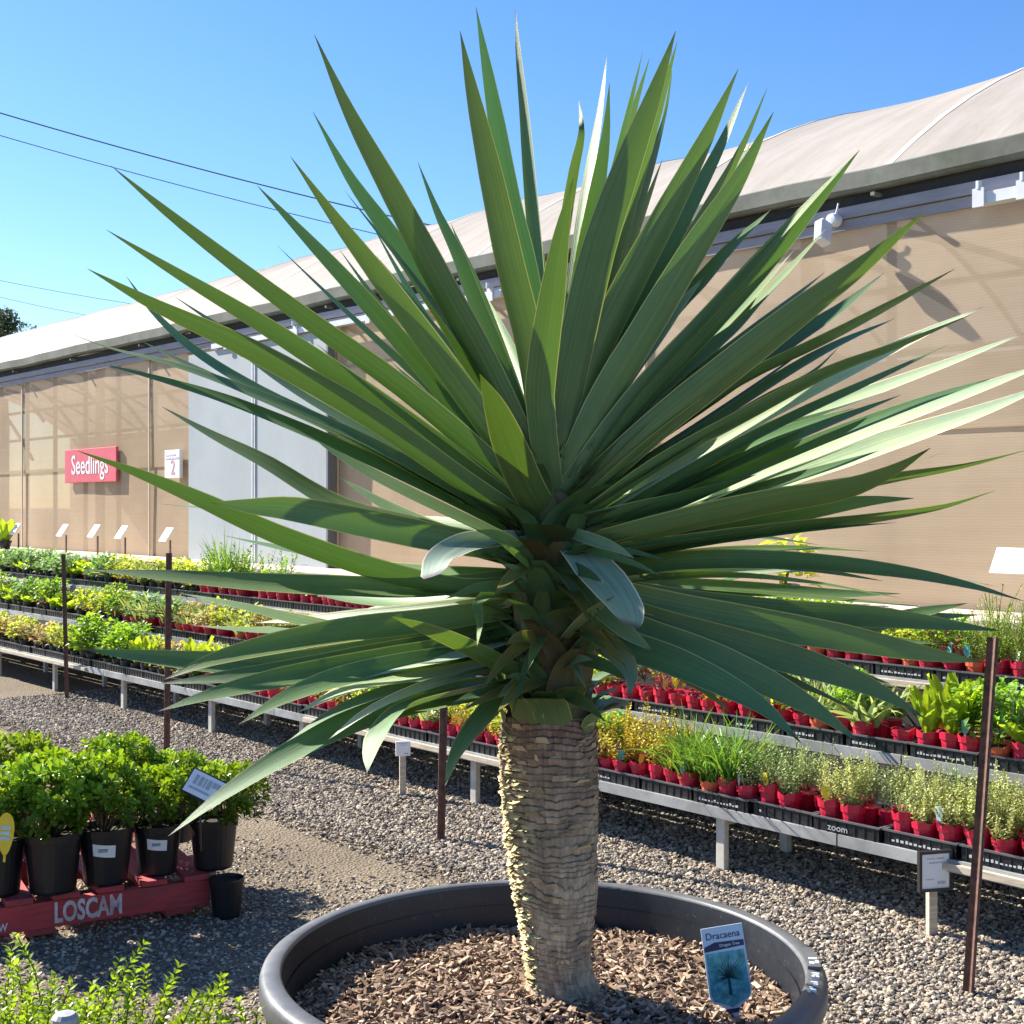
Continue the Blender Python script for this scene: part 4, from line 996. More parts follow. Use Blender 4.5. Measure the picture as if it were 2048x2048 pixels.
# plant label standing in the mulch
lab = empty('plant_label', P(1470, 2046, 2.86), R(6)); tag(lab, 'tall printed plant label reading Dracaena standing in the mulch', 'tag')
Lr = Matrix.Rotation(R(-7), 4, 'Y') @ Matrix.Rotation(R(-6), 4, 'X')
out = [(-.006, .012), (-.012, .034), (.046 - .018, .050), (.046, .064), (.046, .206), (-.046, .206), (-.046, .070), (-.030, .050), (-.026, .034), (-.022, .012)]
out = [(.012, -.02), (.012, .030), (.042, .050), (.047, .062), (.046, .206), (-.046, .206), (-.047, .062), (-.042, .050), (-.012, .030), (-.012, -.02)]
def flat(name, mat, polys, y0, y1, par):
    m = MB()
    for pts in polys:
        n = len(pts); m.add([Lr @ Vector((x, y0, z)) for x, z in pts] + [Lr @ Vector((x, y1, z)) for x, z in pts], [tuple(range(n)), tuple(reversed(range(n, 2 * n)))] + [(i, i + n, (i + 1) % n + n, (i + 1) % n) for i in range(n)])
    return m.build(name, mat, par)
flat('card', simple('label_pale_blue', (.55, .66, .80), .35, .05, 4), [out], -.001, .001, lab)
m_, N_, L_ = nt('printed_picture'); v_ = objvec(N_, L_); f_ = noise_node(N_, L_, 45, 5, .7, v_); g_ = N_.new('ShaderNodeSeparateXYZ'); L_.new(v_, g_.inputs[0])
c_ = ramp(N_, L_, f_, [(.3, (.03, .16, .17)), (.5, (.10, .36, .38)), (.72, (.30, .58, .66))]); p_ = N_.new('ShaderNodeBsdfPrincipled'); L_.new(c_, p_.inputs['Base Color']); p_.inputs['Roughness'].default_value = .35; o_ = N_.new('ShaderNodeOutputMaterial'); L_.new(p_.outputs[0], o_.inputs[0])
flat('picture', m_, [[(.0, .034), (.038, .051), (.043, .064), (.042, .152), (-.042, .152), (-.043, .064), (-.038, .051)]], -.0022, -.0011, lab)
band = simple('label_dark_band', (.015, .03, .10), .4)
flat('band', band, [[(-.044, .156), (.044, .160), (.044, .172), (-.02, .174), (-.044, .166)]], -.0024, -.0012, lab); flat('band', band, [[(-.012, .022), (.012, .022), (.016, .031), (-.016, .031)]], -.0024, -.0012, lab)
spk = []
for i in range(26):
    a = R(-20 + 220 * i / 25) + random.gauss(0, .05); L_e = random.uniform(.026, .042); cx, cz = 0, .098
    tx, tz = cx + L_e * math.cos(a), cz + L_e * math.sin(a) * 1.15; tz = min(tz, .148); nx, nz = -math.sin(a) * .0016, math.cos(a) * .0016
    spk.append([(cx + nx, cz + nz), (cx - nx, cz - nz), (tx, tz)])
spk.append([(-.003, .06), (.003, .06), (.003, .098), (-.003, .098)])
flat('picture_tree', simple('label_dark_leaf_print', (.01, .06, .06), .4), spk, -.0030, -.0023, lab)
text('lettering', 'Dracaena', .021, band, Lr @ Matrix.Translation((0, -.002, .187)) @ FT, lab, sx=.95, depth=.0003)
text('lettering', 'Dragon Tree', .009, M_['white'], Lr @ Matrix.Translation((.012, -.0030, .166)) @ FT, lab, sx=.95, depth=.0003)

# ------------------------------------------------------------------ dragon tree
TY = 2.95
OX = 2048 / 1932.0
def O(x, y, Y): return P(x * OX, y * OX, Y)
tree = empty('dragon_tree', O(1062, 1868, TY)); tag(tree, 'tall dragon tree with ringed trunk and sword leaves in the tub', 'tree')
T0 = tree.location.copy()
# trunk: ringed with leaf scars
prof = [(1900, 1000, 1132), (1875, 998, 1132), (1855, 1000, 1124), (1830, 996, 1117), (1800, 991, 1115), (1760, 985, 1119), (1720, 978, 1123), (1680, 970, 1126), (1640, 963, 1127), (1600, 957, 1128), (1550, 952, 1129), (1500, 948, 1129), (1450, 946, 1128), (1400, 944, 1127), (1360, 946, 1124), (1330, 952, 1118), (1250, 965, 1105), (1150, 975, 1095), (1050, 985, 1088), (960, 1000, 1080), (900, 1015, 1070)]
def axis(y):
    ys = [p_[0] for p_ in prof][::-1]; l = np.interp(y, ys, [p_[1] for p_ in prof][::-1]); r = np.interp(y, ys, [p_[2] for p_ in prof][::-1])
    return O((l + r) / 2, y, TY), (r - l) / 2 * OX * TY / FPX
nz_, nt_ = 620, 150
yy = np.linspace(1900, 1345, nz_); cx = np.zeros((nz_, 3)); cr = np.zeros(nz_)
for i, y in enumerate(yy): c, r_ = axis(y); cx[i] = c - T0; cr[i] = r_
th = np.linspace(0, 2 * np.pi, nt_, endpoint=False)
TT, YY = np.meshgrid(th, cx[:, 2]); ct, st_ = np.cos(TT), np.sin(TT)
warp = (noise(ct * 1.3 + 7, st_ * 1.3 + 7, YY * 10) - .5) * 1.2 + (noise(ct * 4 + 3, st_ * 4 + 3, YY * 16) - .5) * .5 + (noise(ct * 14 + 3, st_ * 14 + 3, YY * 50) - .5) * .38 + TT / (2 * np.pi)
ph_ = YY / .0150 + 1.6 * noise(YY * 0 + 3, YY * 0 + 8, YY * 22) + warp; fr_ = ph_ - np.floor(ph_); ringid = np.floor(ph_)
gap = np.minimum(fr_, 1 - fr_); gst = np.clip(noise(ct * 3.5 + 11, st_ * 3.5 + 5, ringid * 3.7) * 1.9 - .35, 0, 1)
base_f = np.clip((YY - .03) / .10, 0, 1); groove = np.exp(-(gap / .085) ** 2) * gst * (.25 + .75 * base_f)
cell = TT * 7.0 + 9 * noise(ringid * 0 + 5, ringid * 1.71, ringid * 0 + 3) + (noise(ct * 9, st_ * 9, YY * 30) - .5) * 1.4; cf = cell - np.floor(cell)
vst = np.clip(noise(np.floor(cell) * 2.3, ringid * 1.9, ringid * 0) * 2.4 - 1.1, 0, 1); vgr = np.exp(-(np.minimum(cf, 1 - cf) / .045) ** 2) * vst
frag = noise(ct * 7 + 1, st_ * 7 + 2, ringid * 1.3 + 9); fine = noise(ct * 30, st_ * 30, YY * 90); fib = noise(ct * 40, st_ * 40, YY * 10)
hi = np.clip((YY - .22) / .3, 0, 1)                    # rougher, fresher scars higher up
saw = fr_ ** 1.5
disp = -.0042 * groove - .0022 * vgr + (.0006 + .0026 * hi + .0014 * frag) * saw * (.3 + frag) + .007 * (noise(ct * 2.4 + 2, st_ * 2.4, YY * 9) - .5) + .0026 * (fine - .5) + (.0016 + .004 * (1 - base_f)) * (fib - .5) + .004 * (noise(ct * 8 + 2, st_ * 8, YY * 34) - .5)
RR_ = cr[:, None] + disp - .001
root = np.clip((-(YY) + .07) / .10, 0, 1); RR_ += root ** 2 * .016 * (.5 + noise(ct * 3.2 + 20, st_ * 3.2 + 20, YY * 2))
V = np.stack([cx[:, 0][:, None] + RR_ * ct, cx[:, 1][:, None] + RR_ * st_, YY], -1)
idx = np.arange(nz_ * nt_).reshape(nz_, nt_); nxt = np.roll(idx, -1, 1)
F = np.stack([idx[:-1], nxt[:-1], nxt[1:], idx[1:]], -1).reshape(-1, 4)
me = bpy.data.meshes.new('trunk'); me.from_pydata(V.reshape(-1, 3).tolist(), [], F.tolist()); me.polygons.foreach_set('use_smooth', [True] * len(me.polygons))
ca = me.color_attributes.new('tint', 'FLOAT_COLOR', 'POINT'); arr = np.ones((nz_ * nt_, 4), np.float32)
shade = (1.18 - 1.0 * groove - .60 * vgr) * (.62 + .65 * frag) * (.78 + .45 * fine) * (.8 + .4 * fib)          # pale scar faces, dark fibre in the joints
arr[:, :3] = shade.reshape(-1, 1); ca.data.foreach_set('color', arr.ravel())
m_, N_, L_ = nt('dragon_trunk'); v_ = objvec(N_, L_); a_ = N_.new('ShaderNodeAttribute'); a_.attribute_name = 'tint'
f1 = noise_node(N_, L_, 14, 6, .7, v_); f2 = noise_node(N_, L_, 5, 4, .6, v_); mp = N_.new('ShaderNodeMapping'); mp.inputs['Scale'].default_value = (60, 60, 9); tc = N_.new('ShaderNodeTexCoord'); L_.new(tc.outputs['Object'], mp.inputs[0]); f3 = noise_node(N_, L_, 2.2, 4, .7, mp.outputs[0])
c_ = ramp(N_, L_, f1, [(.28, (.19, .135, .09)), (.5, (.36, .27, .185)), (.74, (.52, .41, .29))])
c_ = mixc(N_, L_, ramp(N_, L_, f2, [(.5, (0, 0, 0)), (.68, (.55, .55, .55))]), c_, (.21, .19, .10))
sx_ = N_.new('ShaderNodeSeparateXYZ'); L_.new(tc.outputs['Object'], sx_.inputs[0])
red = N_.new('ShaderNodeMapRange'); red.inputs[1].default_value = .34; red.inputs[2].default_value = .60; red.inputs[4].default_value = .75; L_.new(sx_.outputs[2], red.inputs[0]); c_ = mixc(N_, L_, red.outputs[0], c_, (.20, .11, .08))
c_ = mixc(N_, L_, 1.0, c_, a_.outputs['Color'], 'MULTIPLY'); c_ = mixc(N_, L_, .6, c_, ramp(N_, L_, f3, [(.3, (.55, .52, .5)), (.6, (1, 1, 1))]), 'MULTIPLY')
p_ = N_.new('ShaderNodeBsdfPrincipled'); L_.new(c_, p_.inputs['Base Color']); p_.inputs['Roughness'].default_value = .85; L_.new(bump(N_, L_, f3, .5, .003), p_.inputs['Normal'])
o_ = N_.new('ShaderNodeOutputMaterial'); L_.new(p_.outputs[0], o_.inputs[0])
me.materials.append(m_); tk = bpy.data.objects.new('trunk', me); link(tk, tree)
# loose papery flakes of old leaf bases on the bark
m = MB()
for i in range(170):
    y = 1362 + 480 * random.random() ** 1.5; c, r_ = axis(y); a = random.uniform(0, 2 * math.pi); out_ = Vector((math.cos(a), math.sin(a), 0)); side = Vector((-math.sin(a), math.cos(a), 0))
    q = c - T0 + out_ * (r_ + .001); w = random.uniform(.004, .022); h_ = random.uniform(.003, .014); o1 = random.uniform(.002, .007)
    m.add([q - side * w, q + side * w, q + side * (w * .6) + out_ * o1 + Vector((0, 0, h_)), q - side * (w * .7) + out_ * (o1 * random.uniform(.5, 1.3)) + Vector((0, 0, h_ * random.uniform(.5, 1.2)))], [(0, 1, 2, 3)], random.uniform(.7, 1.5))
m.build('bark_flakes', simple('dry_bark_flake', (.34, .26, .16), .85, .3, 20, tint=True), tree)['kind'] = 'stuff'
m = MB()  # pale straw flakes massed on the left, painting in the trunk's sunlit rim
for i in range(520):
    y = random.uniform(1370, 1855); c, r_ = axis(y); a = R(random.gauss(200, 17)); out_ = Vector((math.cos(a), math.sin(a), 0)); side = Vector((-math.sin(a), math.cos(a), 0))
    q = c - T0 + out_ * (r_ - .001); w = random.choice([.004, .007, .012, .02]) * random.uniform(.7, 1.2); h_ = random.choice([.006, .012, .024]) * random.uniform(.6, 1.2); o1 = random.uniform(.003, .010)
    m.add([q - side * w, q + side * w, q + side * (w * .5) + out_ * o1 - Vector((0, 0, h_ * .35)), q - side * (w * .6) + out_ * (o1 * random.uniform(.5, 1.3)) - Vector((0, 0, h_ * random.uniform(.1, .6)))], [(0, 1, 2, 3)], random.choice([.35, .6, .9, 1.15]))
m.build('sunlit_straw_flakes', simple('sunlit_straw_flake', (.74, .60, .30), .85, .25, 20, tint=True), tree)['kind'] = 'stuff'
# green stem under the leaves
m = MB(); pr = []; vs = []; fs = []; n_ = 24; ys = np.linspace(1348, 930, 40)
for y in ys:
    c, r_ = axis(y)
    for k in range(n_): a = 2 * math.pi * k / n_; rr = r_ * (.90 + .10 * random.random()); vs.append(c - T0 + Vector((rr * math.cos(a), rr * math.sin(a), 0)))
for i in range(len(ys) - 1):
    for k in range(n_): a = i * n_ + k; b = i * n_ + (k + 1) % n_; fs.append((a, b, b + n_, a + n_))
m.add(vs, fs); m.build('leafy_stem', simple('red_brown_stem', (.15, .085, .04), .75, .5, 22, bmp=.6, dirt=(.09, .13, .04), dirt_amt=.9), tree, smooth=True)

def leaf_mat():
    m, N, L = nt('dragon_leaf')
    uv = N.new('ShaderNodeUVMap'); uv.uv_map = 'UVMap'; s = N.new('ShaderNodeSeparateXYZ'); L.new(uv.outputs[0], s.inputs[0])
    oi = N.new('ShaderNodeObjectInfo'); at = N.new('ShaderNodeAttribute'); at.attribute_name = 'tint'
    mp = N.new('ShaderNodeMapping'); mp.inputs['Scale'].default_value = (30, 1.1, 1); L.new(uv.outputs[0], mp.inputs[0])
    cb = N.new('ShaderNodeCombineXYZ'); L.new(oi.outputs['Random'], cb.inputs[2]); ad = N.new('ShaderNodeVectorMath'); ad.operation = 'MULTIPLY_ADD'; ad.inputs[1].default_value = (1, 1, 40); 
    L.new(cb.outputs[0], ad.inputs[0]); L.new(mp.outputs[0], ad.inputs[2])
    ad.inputs[1].default_value = (40, 40, 40)
    st = noise_node(N, L, 1.0, 4, .6, ad.outputs[0]); bl = noise_node(N, L, 9, 4, .65, objvec(N, L))
    base = ramp(N, L, st, [(.22, (.066, .132, .050)), (.5, (.112, .205, .074)), (.8, (.18, .28, .10))])
    base = mixc(N, L, .5, base, ramp(N, L, bl, [(.3, (.7, .75, .8)), (.7, (1.15, 1.1, .95))]), 'MULTIPLY')
    sc_ = noise_node(N, L, 38, 3, .7, objvec(N, L)); base = mixc(N, L, ramp(N, L, sc_, [(.68, (0, 0, 0)), (.76, (.55, .55, .55))]), base, (.20, .20, .10))
    # leaf margin: |u - .5| near .5 is a thin pale line; the tip dries to brown
    d = N.new('ShaderNodeMath'); d.operation = 'SUBTRACT'; d.inputs[1].default_value = .5; L.new(s.outputs[0], d.inputs[0]); ab = N.new('ShaderNodeMath'); ab.operation = 'ABSOLUTE'; L.new(d.outputs[0], ab.inputs[0])
    mg = ramp(N, L, ab.outputs[0], [(.462, (0, 0, 0)), (.485, (1, 1, 1))])
    base = mixc(N, L, mg, base, (.42, .44, .16))
    tp = ramp(N, L, s.outputs[1], [(.93, (0, 0, 0)), (.985, (1, 1, 1))]); base = mixc(N, L, tp, base, (.035, .025, .022))
    bs_ = ramp(N, L, s.outputs[1], [(.0, (1, 1, 1)), (.16, (0, 0, 0))]); base = mixc(N, L, mixc(N, L, .5, (0, 0, 0), bs_), base, (.19, .24, .06))
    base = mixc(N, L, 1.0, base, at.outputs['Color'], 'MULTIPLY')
    p = N.new('ShaderNodeBsdfPrincipled'); L.new(base, p.inputs['Base Color']); p.inputs['Roughness'].default_value = .50; p.inputs['Specular IOR Level'].default_value = .5
    L.new(bump(N, L, st, .35, .003), p.inputs['Normal'])
    t = N.new('ShaderNodeBsdfTranslucent'); tcol = mixc(N, L, 1.0, mixc(N, L, mg, (.15, .30, .018), (.5, .5, .12)), at.outputs['Color'], 'MULTIPLY'); L.new(tcol, t.inputs[0])
    mx = N.new('ShaderNodeMixShader'); mx.inputs[0].default_value = .15; L.new(p.outputs[0], mx.inputs[1]); L.new(t.outputs[0], mx.inputs[2])
    o = N.new('ShaderNodeOutputMaterial'); L.new(mx.outputs[0], o.inputs[0]); return m
LM = leaf_mat()
WP_ = ([0, .12, .30, .45, .60, .74, .86, .95, 1.0], [.85, .92, 1.0, .97, .84, .61, .35, .13, .012])
def catmull(pts, n):
    pts = [2 * pts[0] - pts[1]] + pts + [2 * pts[-1] - pts[-2]]; seg = len(pts) - 3; out = []
    for i in range(n + 1):
        u = i / n * seg; k = min(seg - 1, int(u)); t = u - k; a, b, c, d = pts[k:k + 4]
        out.append(.5 * ((2 * b) + (c - a) * t + (2 * a - 5 * b + 4 * c - d) * t * t + (3 * b - a - 3 * c + d) * t ** 3))
    return out
CAMP = Vector((0, 0, EYE))
def leaf(pts, w, sg=None, dz=None, roll=None, L3=1.08, wreal=.072, tint=1.0, yb=0.0, prof=None, n=20, curl=0.0, glare=False):
    """pts: tip first, base last, read off the photo; depth follows from the real leaf length."""
    pts = pts[::-1]; px = [Vector((x * OX, y * OX)) for x, y in pts]
    acc = [0.0]
    for a, b in zip(px[:-1], px[1:]): acc.append(acc[-1] + (b - a).length)
    l = acc[-1] * TY / FPX
    if dz is None: dz = 0
    if abs(dz) == 1: dz = dz * min(.62, math.sqrt(max(.02, L3 * L3 - l * l)))
    Y0 = TY + yb; P3 = []
    for q, a in zip(px, acc): t = a / acc[-1]; P3.append(P(q.x, q.y, Y0 + dz * (t ** 1.15)))
    C = catmull(P3, n); wm = w * OX * (Y0 + dz * .5) / FPX
    if roll is None: roll = math.degrees(math.acos(max(.26, min(.985, wm / wreal))))
    HV = (sd - Vector((0, 1, 0))).normalized()            # a leaf face turned to the sun mirrors it to the viewer
    if glare:
        T_ = (C[n * 2 // 3] - C[n // 3]).normalized(); V_ = (C[n // 2] - CAMP).normalized(); NG = (HV - T_ * HV.dot(T_)).normalized(); roll = math.degrees(math.acos(max(.35, min(1, -NG.dot(V_)))))
    W = wm / math.cos(R(roll)); going_up = C[-1].z - C[0].z > .12
    if sg is None: sg = 1 if (dz >= 0 or not going_up) else -1
    verts = []; faces = []; uvs = []; m5 = 7
    tw = random.gauss(0, 5)
    for i, c in enumerate(C):
        t = i / n; T = (C[min(i + 1, n)] - C[max(i - 1, 0)]).normalized(); V = (c - CAMP).normalized()
        N0 = -(V - T * V.dot(T)).normalized(); U = T.cross(N0).normalized()
        if U.z < 0: U = -U
        a = R(roll + tw * (t - .4) * 2 + curl * t); Nn = (N0 * math.cos(a) + U * (sg * math.sin(a))).normalized(); 
        if glare: Nn = (HV - T * HV.dot(T)).normalized()
        Wd = T.cross(Nn).normalized()
        ww = W * float(np.interp(t, *(prof or WP_))); cup = Nn if Nn.z > 0 else -Nn
        for k in range(m5):
            u = k / (m5 - 1); x = u - .5
            verts.append(c - T0 + Wd * (x * ww) + cup * (ww * (.62 * x * x - .05) * (1.15 - t)))
            uvs.append((u, t))
    for i in range(n):
        for k in range(m5 - 1): q = i * m5 + k; faces.append((q, q + 1, q + m5 + 1, q + m5))
    me = bpy.data.meshes.new('leaf'); me.from_pydata(verts, [], faces); uvl = me.uv_layers.new(name='UVMap')
    for lp in me.loops: uvl.data[lp.index].uv = uvs[lp.vertex_index]
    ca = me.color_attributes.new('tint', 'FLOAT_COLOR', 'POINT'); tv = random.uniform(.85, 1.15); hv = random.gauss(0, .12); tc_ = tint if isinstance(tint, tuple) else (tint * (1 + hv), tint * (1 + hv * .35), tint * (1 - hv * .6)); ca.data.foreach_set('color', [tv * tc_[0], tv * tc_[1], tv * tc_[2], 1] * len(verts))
    me.polygons.foreach_set('use_smooth', [True] * len(me.polygons)); me.materials.append(LM)
    o = bpy.data.objects.new('leaf', me); return link(o, tree)
F_, B_ = -1, 1                                        # towards / away from the camera
LEAVES = [  # strong pale tints on glare leaves put sun sheen into their colour
 # upper left fan
 ([(210,313),(345,425),(560,590),(760,735),(930,880),(1010,965)], 47, dict(dz=-.18)),
 ([(200,433),(340,520),(520,630),(740,780),(900,900),(1010,990)], 47, dict(dz=-.1)),
 ([(165,507),(300,580),(480,665),(700,790),(880,915),(1020,1005)], 52, dict(dz=-.22)),
 ([(238,521),(290,590),(370,665),(480,735),(640,815),(880,950)], 20, dict(dz=.25)),
 ([(105,617),(200,655),(330,690),(480,745),(700,840),(960,985)], 17, dict(dz=.1)),
 ([(178,683),(300,715),(440,760),(620,835),(800,920),(980,1010)], 25, dict(dz=.05)),
 ([(305,767),(400,820),(500,872),(640,955),(800,1000),(970,1050)], 37, dict(dz=.35)),
 ([(145,850),(260,893),(380,945),(520,1010),(700,1075),(860,1112),(970,1110)], 46, dict(dz=-.25)),
 ([(395,948),(470,955),(560,962),(700,990),(850,1020),(980,1040)], 62, dict(dz=-.30, roll=12)),
 ([(485,350),(570,440),(680,560),(800,700),(920,850),(1010,955)], 42, dict(dz=.1)),
 ([(548,295),(630,410),(720,530),(830,680),(930,820),(1010,940)], 56, dict(dz=-.15)),
 ([(590,210),(660,335),(740,450),(840,600),(930,760),(1010,920)], 46, dict(dz=.1)),
 ([(593,65),(660,215),(740,365),(830,535),(920,700),(1010,890)], 60, dict(dz=-.08)),
 ([(788,305),(825,400),(862,480),(895,570),(940,680),(1000,840)], 34, dict(dz=.35)),
 ([(905,540),(935,600),(965,660),(1000,740),(1020,860)], 24, dict(dz=0.55, roll=50, sg=-1)),
 ([(868,58),(892,180),(925,330),(962,500),(1000,660),(1030,860)], 62, dict(dz=-.10, roll=15)),
 ([(898,12),(915,110),(935,230),(960,380),(1000,560),(1035,850)], 46, dict(dz=.12)),
 ([(972,15),(978,100),(990,220),(1000,340),(1012,480),(1022,640),(1035,850)], 30, dict(dz=0.25, sg=-1, roll=25)),
 ([(990,350),(1008,430),(1018,520),(1020,640),(1030,820)], 24, dict(dz=.45)),
 # centre
 ([(1092,190),(1097,250),(1080,330),(1060,450),(1045,600),(1040,850)], 24, dict(dz=0.4, roll=60, sg=-1)),
 ([(1082,335),(1060,440),(1042,560),(1025,680),(1020,780),(1040,940)], 66, dict(dz=-.30, roll=10)),
 ([(1145,105),(1132,210),(1112,330),(1095,450),(1075,620),(1055,850)], 22, dict(dz=0.3, roll=62, sg=1, glare=True)),
 ([(1150,155),(1142,260),(1122,380),(1100,500),(1075,660),(1050,860)], 46, dict(dz=0.2, sg=-1)),
 ([(1275,58),(1235,175),(1185,310),(1130,470),(1090,640),(1060,790),(1045,930)], 78, dict(dz=-.12, roll=10)),
 ([(1278,78),(1245,200),(1205,330),(1160,480),(1110,650),(1060,860)], 40, dict(dz=0.1, sg=-1)),
 ([(1213,95),(1195,180),(1165,320),(1130,480),(1060,820)], 22, dict(sg=-1, dz=.35)),
 ([(1226,108),(1200,200),(1170,320),(1130,500),(1060,820)], 20, dict(sg=-1, dz=.45)),
 ([(1262,190),(1235,290),(1200,400),(1155,530),(1100,690),(1055,860)], 36, dict(sg=-1, dz=.3)),
 ([(1268,85),(1262,180),(1235,300),(1190,440),(1080,800)], 10, dict(sg=-1, dz=.4)),
 # upper right fan
 ([(1393,130),(1335,255),(1260,400),(1180,550),(1110,700),(1060,900)], 66, dict(dz=-.02)),
 ([(1412,155),(1355,285),(1280,430),(1210,560),(1120,740),(1060,900)], 48, dict(dz=.2)),
 ([(1448,165),(1400,280),(1340,390),(1260,530),(1150,720),(1060,900)], 30, dict(sg=-1, dz=.35)),
 ([(1422,260),(1370,360),(1310,470),(1230,600),(1090,860)], 18, dict(dz=0.4, roll=60, sg=1, glare=True)),
 ([(1460,210),(1395,335),(1310,470),(1220,620),(1130,770),(1060,930)], 68, dict(dz=-.12)),
 ([(1622,283),(1530,395),(1430,510),(1310,640),(1190,770),(1070,930)], 58, dict(dz=-.08)),
 ([(1605,300),(1510,400),(1420,500),(1330,600),(1200,740),(1080,910)], 26, dict(dz=-0.1, roll=60, sg=1, glare=True)),
 ([(1455,395),(1385,460),(1325,530),(1250,620),(1100,850)], 33, dict(dz=0.3)),
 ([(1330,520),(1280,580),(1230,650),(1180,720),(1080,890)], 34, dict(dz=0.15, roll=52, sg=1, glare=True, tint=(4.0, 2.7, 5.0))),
 ([(1450,555),(1385,620),(1310,680),(1220,760),(1090,900)], 36, dict(dz=0.08)),
 ([(1745,400),(1640,490),(1520,580),(1380,690),(1230,810),(1075,950)], 70, dict(dz=-.15)),
 ([(1668,515),(1580,585),(1480,650),(1340,750),(1200,850),(1085,950)], 42, dict(dz=.1)),
 ([(1558,512),(1500,560),(1400,640),(1280,740),(1090,920)], 18, dict(dz=0.0)),
 ([(1802,507),(1690,570),(1560,640),(1400,720),(1240,830),(1090,960)], 22, dict(dz=-0.05, sg=-1)),
 ([(1585,653),(1530,705),(1440,755),(1320,830),(1110,960)], 14, dict(dz=0.0, sg=1)),
 # right side, lit upper faces; the pale tint paints their sun glare in
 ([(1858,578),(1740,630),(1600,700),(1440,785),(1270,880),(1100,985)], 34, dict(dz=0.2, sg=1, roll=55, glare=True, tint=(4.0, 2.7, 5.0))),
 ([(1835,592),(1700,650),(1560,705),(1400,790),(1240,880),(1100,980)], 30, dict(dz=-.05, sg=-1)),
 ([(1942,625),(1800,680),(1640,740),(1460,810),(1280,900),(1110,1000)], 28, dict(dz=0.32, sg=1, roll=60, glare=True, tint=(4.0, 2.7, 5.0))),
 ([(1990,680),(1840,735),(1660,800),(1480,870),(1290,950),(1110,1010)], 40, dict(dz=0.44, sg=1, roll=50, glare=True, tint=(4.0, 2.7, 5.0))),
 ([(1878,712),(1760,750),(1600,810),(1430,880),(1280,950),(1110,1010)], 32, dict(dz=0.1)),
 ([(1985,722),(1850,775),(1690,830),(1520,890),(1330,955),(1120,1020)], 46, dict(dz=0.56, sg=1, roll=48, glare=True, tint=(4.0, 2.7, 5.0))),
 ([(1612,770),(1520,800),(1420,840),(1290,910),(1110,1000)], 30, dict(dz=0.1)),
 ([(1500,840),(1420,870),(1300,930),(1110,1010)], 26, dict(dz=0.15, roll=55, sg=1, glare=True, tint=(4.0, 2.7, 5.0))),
 ([(1756,845),(1680,890),(1590,925),(1450,950),(1290,985),(1110,1030)], 54, dict(dz=-.30)),
 ([(1945,847),(1820,880),(1680,905),(1520,940),(1330,985),(1120,1040)], 30, dict(dz=.0, sg=-1)),
 ([(1725,940),(1640,945),(1550,960),(1420,990),(1270,1010),(1110,1040)], 42, dict(dz=.3)),
 ([(1880,925),(1780,957),(1650,980),(1490,1000),(1300,1025),(1110,1050)], 26, dict(dz=.05, sg=-1)),
 ([(1600,900),(1500,925),(1380,965),(1250,1000),(1110,1040)], 24, dict(dz=0.1, sg=1, roll=55)),
 ([(1935,1135),(1830,1105),(1700,1080),(1540,1063),(1380,1058),(1240,1065),(1120,1085)], 40, dict(dz=-.15)),
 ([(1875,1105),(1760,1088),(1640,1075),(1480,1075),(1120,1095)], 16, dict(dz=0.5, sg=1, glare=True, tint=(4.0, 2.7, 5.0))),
 # lower right
 ([(1890,1190),(1780,1178),(1650,1165),(1480,1158),(1300,1140),(1120,1110)], 56, dict(dz=.05)),
 ([(1825,1138),(1740,1155),(1620,1185),(1480,1200),(1320,1180),(1120,1120)], 44, dict(dz=.2)),
 ([(1850,1160),(1740,1165),(1600,1180),(1450,1185),(1290,1165),(1120,1110)], 50, dict(dz=.3)),
 ([(1860,1250),(1740,1232),(1600,1205),(1450,1180),(1290,1150),(1120,1110)], 66, dict(dz=-.10)),
 ([(1745,1355),(1650,1300),(1530,1255),(1400,1220),(1250,1180),(1110,1130)], 70, dict(dz=-.25)),
 ([(1622,1400),(1540,1340),(1450,1290),(1340,1240),(1230,1200),(1110,1150)], 68, dict(dz=-.3)),
 ([(1512,1402),(1440,1335),(1350,1285),(1260,1245),(1170,1215),(1090,1180)], 66, dict(dz=-.4)),
 ([(1560,1150),(1450,1150),(1330,1140),(1220,1125),(1110,1100)], 36, dict(dz=.5)),
 ([(1500,1075),(1420,1085),(1320,1105),(1200,1120),(1100,1110)], 22, dict(dz=0.55, sg=1, roll=60, glare=True)),
 ([(1370,1280),(1300,1262),(1220,1240),(1150,1215),(1080,1190)], 34, dict(dz=.1)),
 # front centre, bent leaves; bluish pale tints paint in their sky sheen
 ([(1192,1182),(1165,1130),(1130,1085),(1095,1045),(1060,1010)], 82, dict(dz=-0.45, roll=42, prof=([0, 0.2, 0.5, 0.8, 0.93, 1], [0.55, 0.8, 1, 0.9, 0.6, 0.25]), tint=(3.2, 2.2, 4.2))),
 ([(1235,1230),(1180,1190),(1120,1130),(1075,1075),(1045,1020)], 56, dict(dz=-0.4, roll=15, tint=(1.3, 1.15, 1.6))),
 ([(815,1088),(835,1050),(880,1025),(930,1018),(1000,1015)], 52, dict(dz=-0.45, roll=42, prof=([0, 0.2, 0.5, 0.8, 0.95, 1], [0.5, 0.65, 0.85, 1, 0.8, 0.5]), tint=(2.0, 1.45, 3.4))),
 ([(905,705),(935,770),(965,850),(1000,930),(1050,1000)], 78, dict(dz=-.45, roll=8, tint=.7)),
 ([(738,1163),(800,1185),(870,1215),(940,1250),(1020,1290)], 38, dict(dz=-.5, roll=15)),
 ([(1188,1315),(1190,1275),(1175,1245),(1150,1225),(1100,1200)], 46, dict(dz=-0.3, roll=20, tint=(2.0, 1.5, 2.8))),
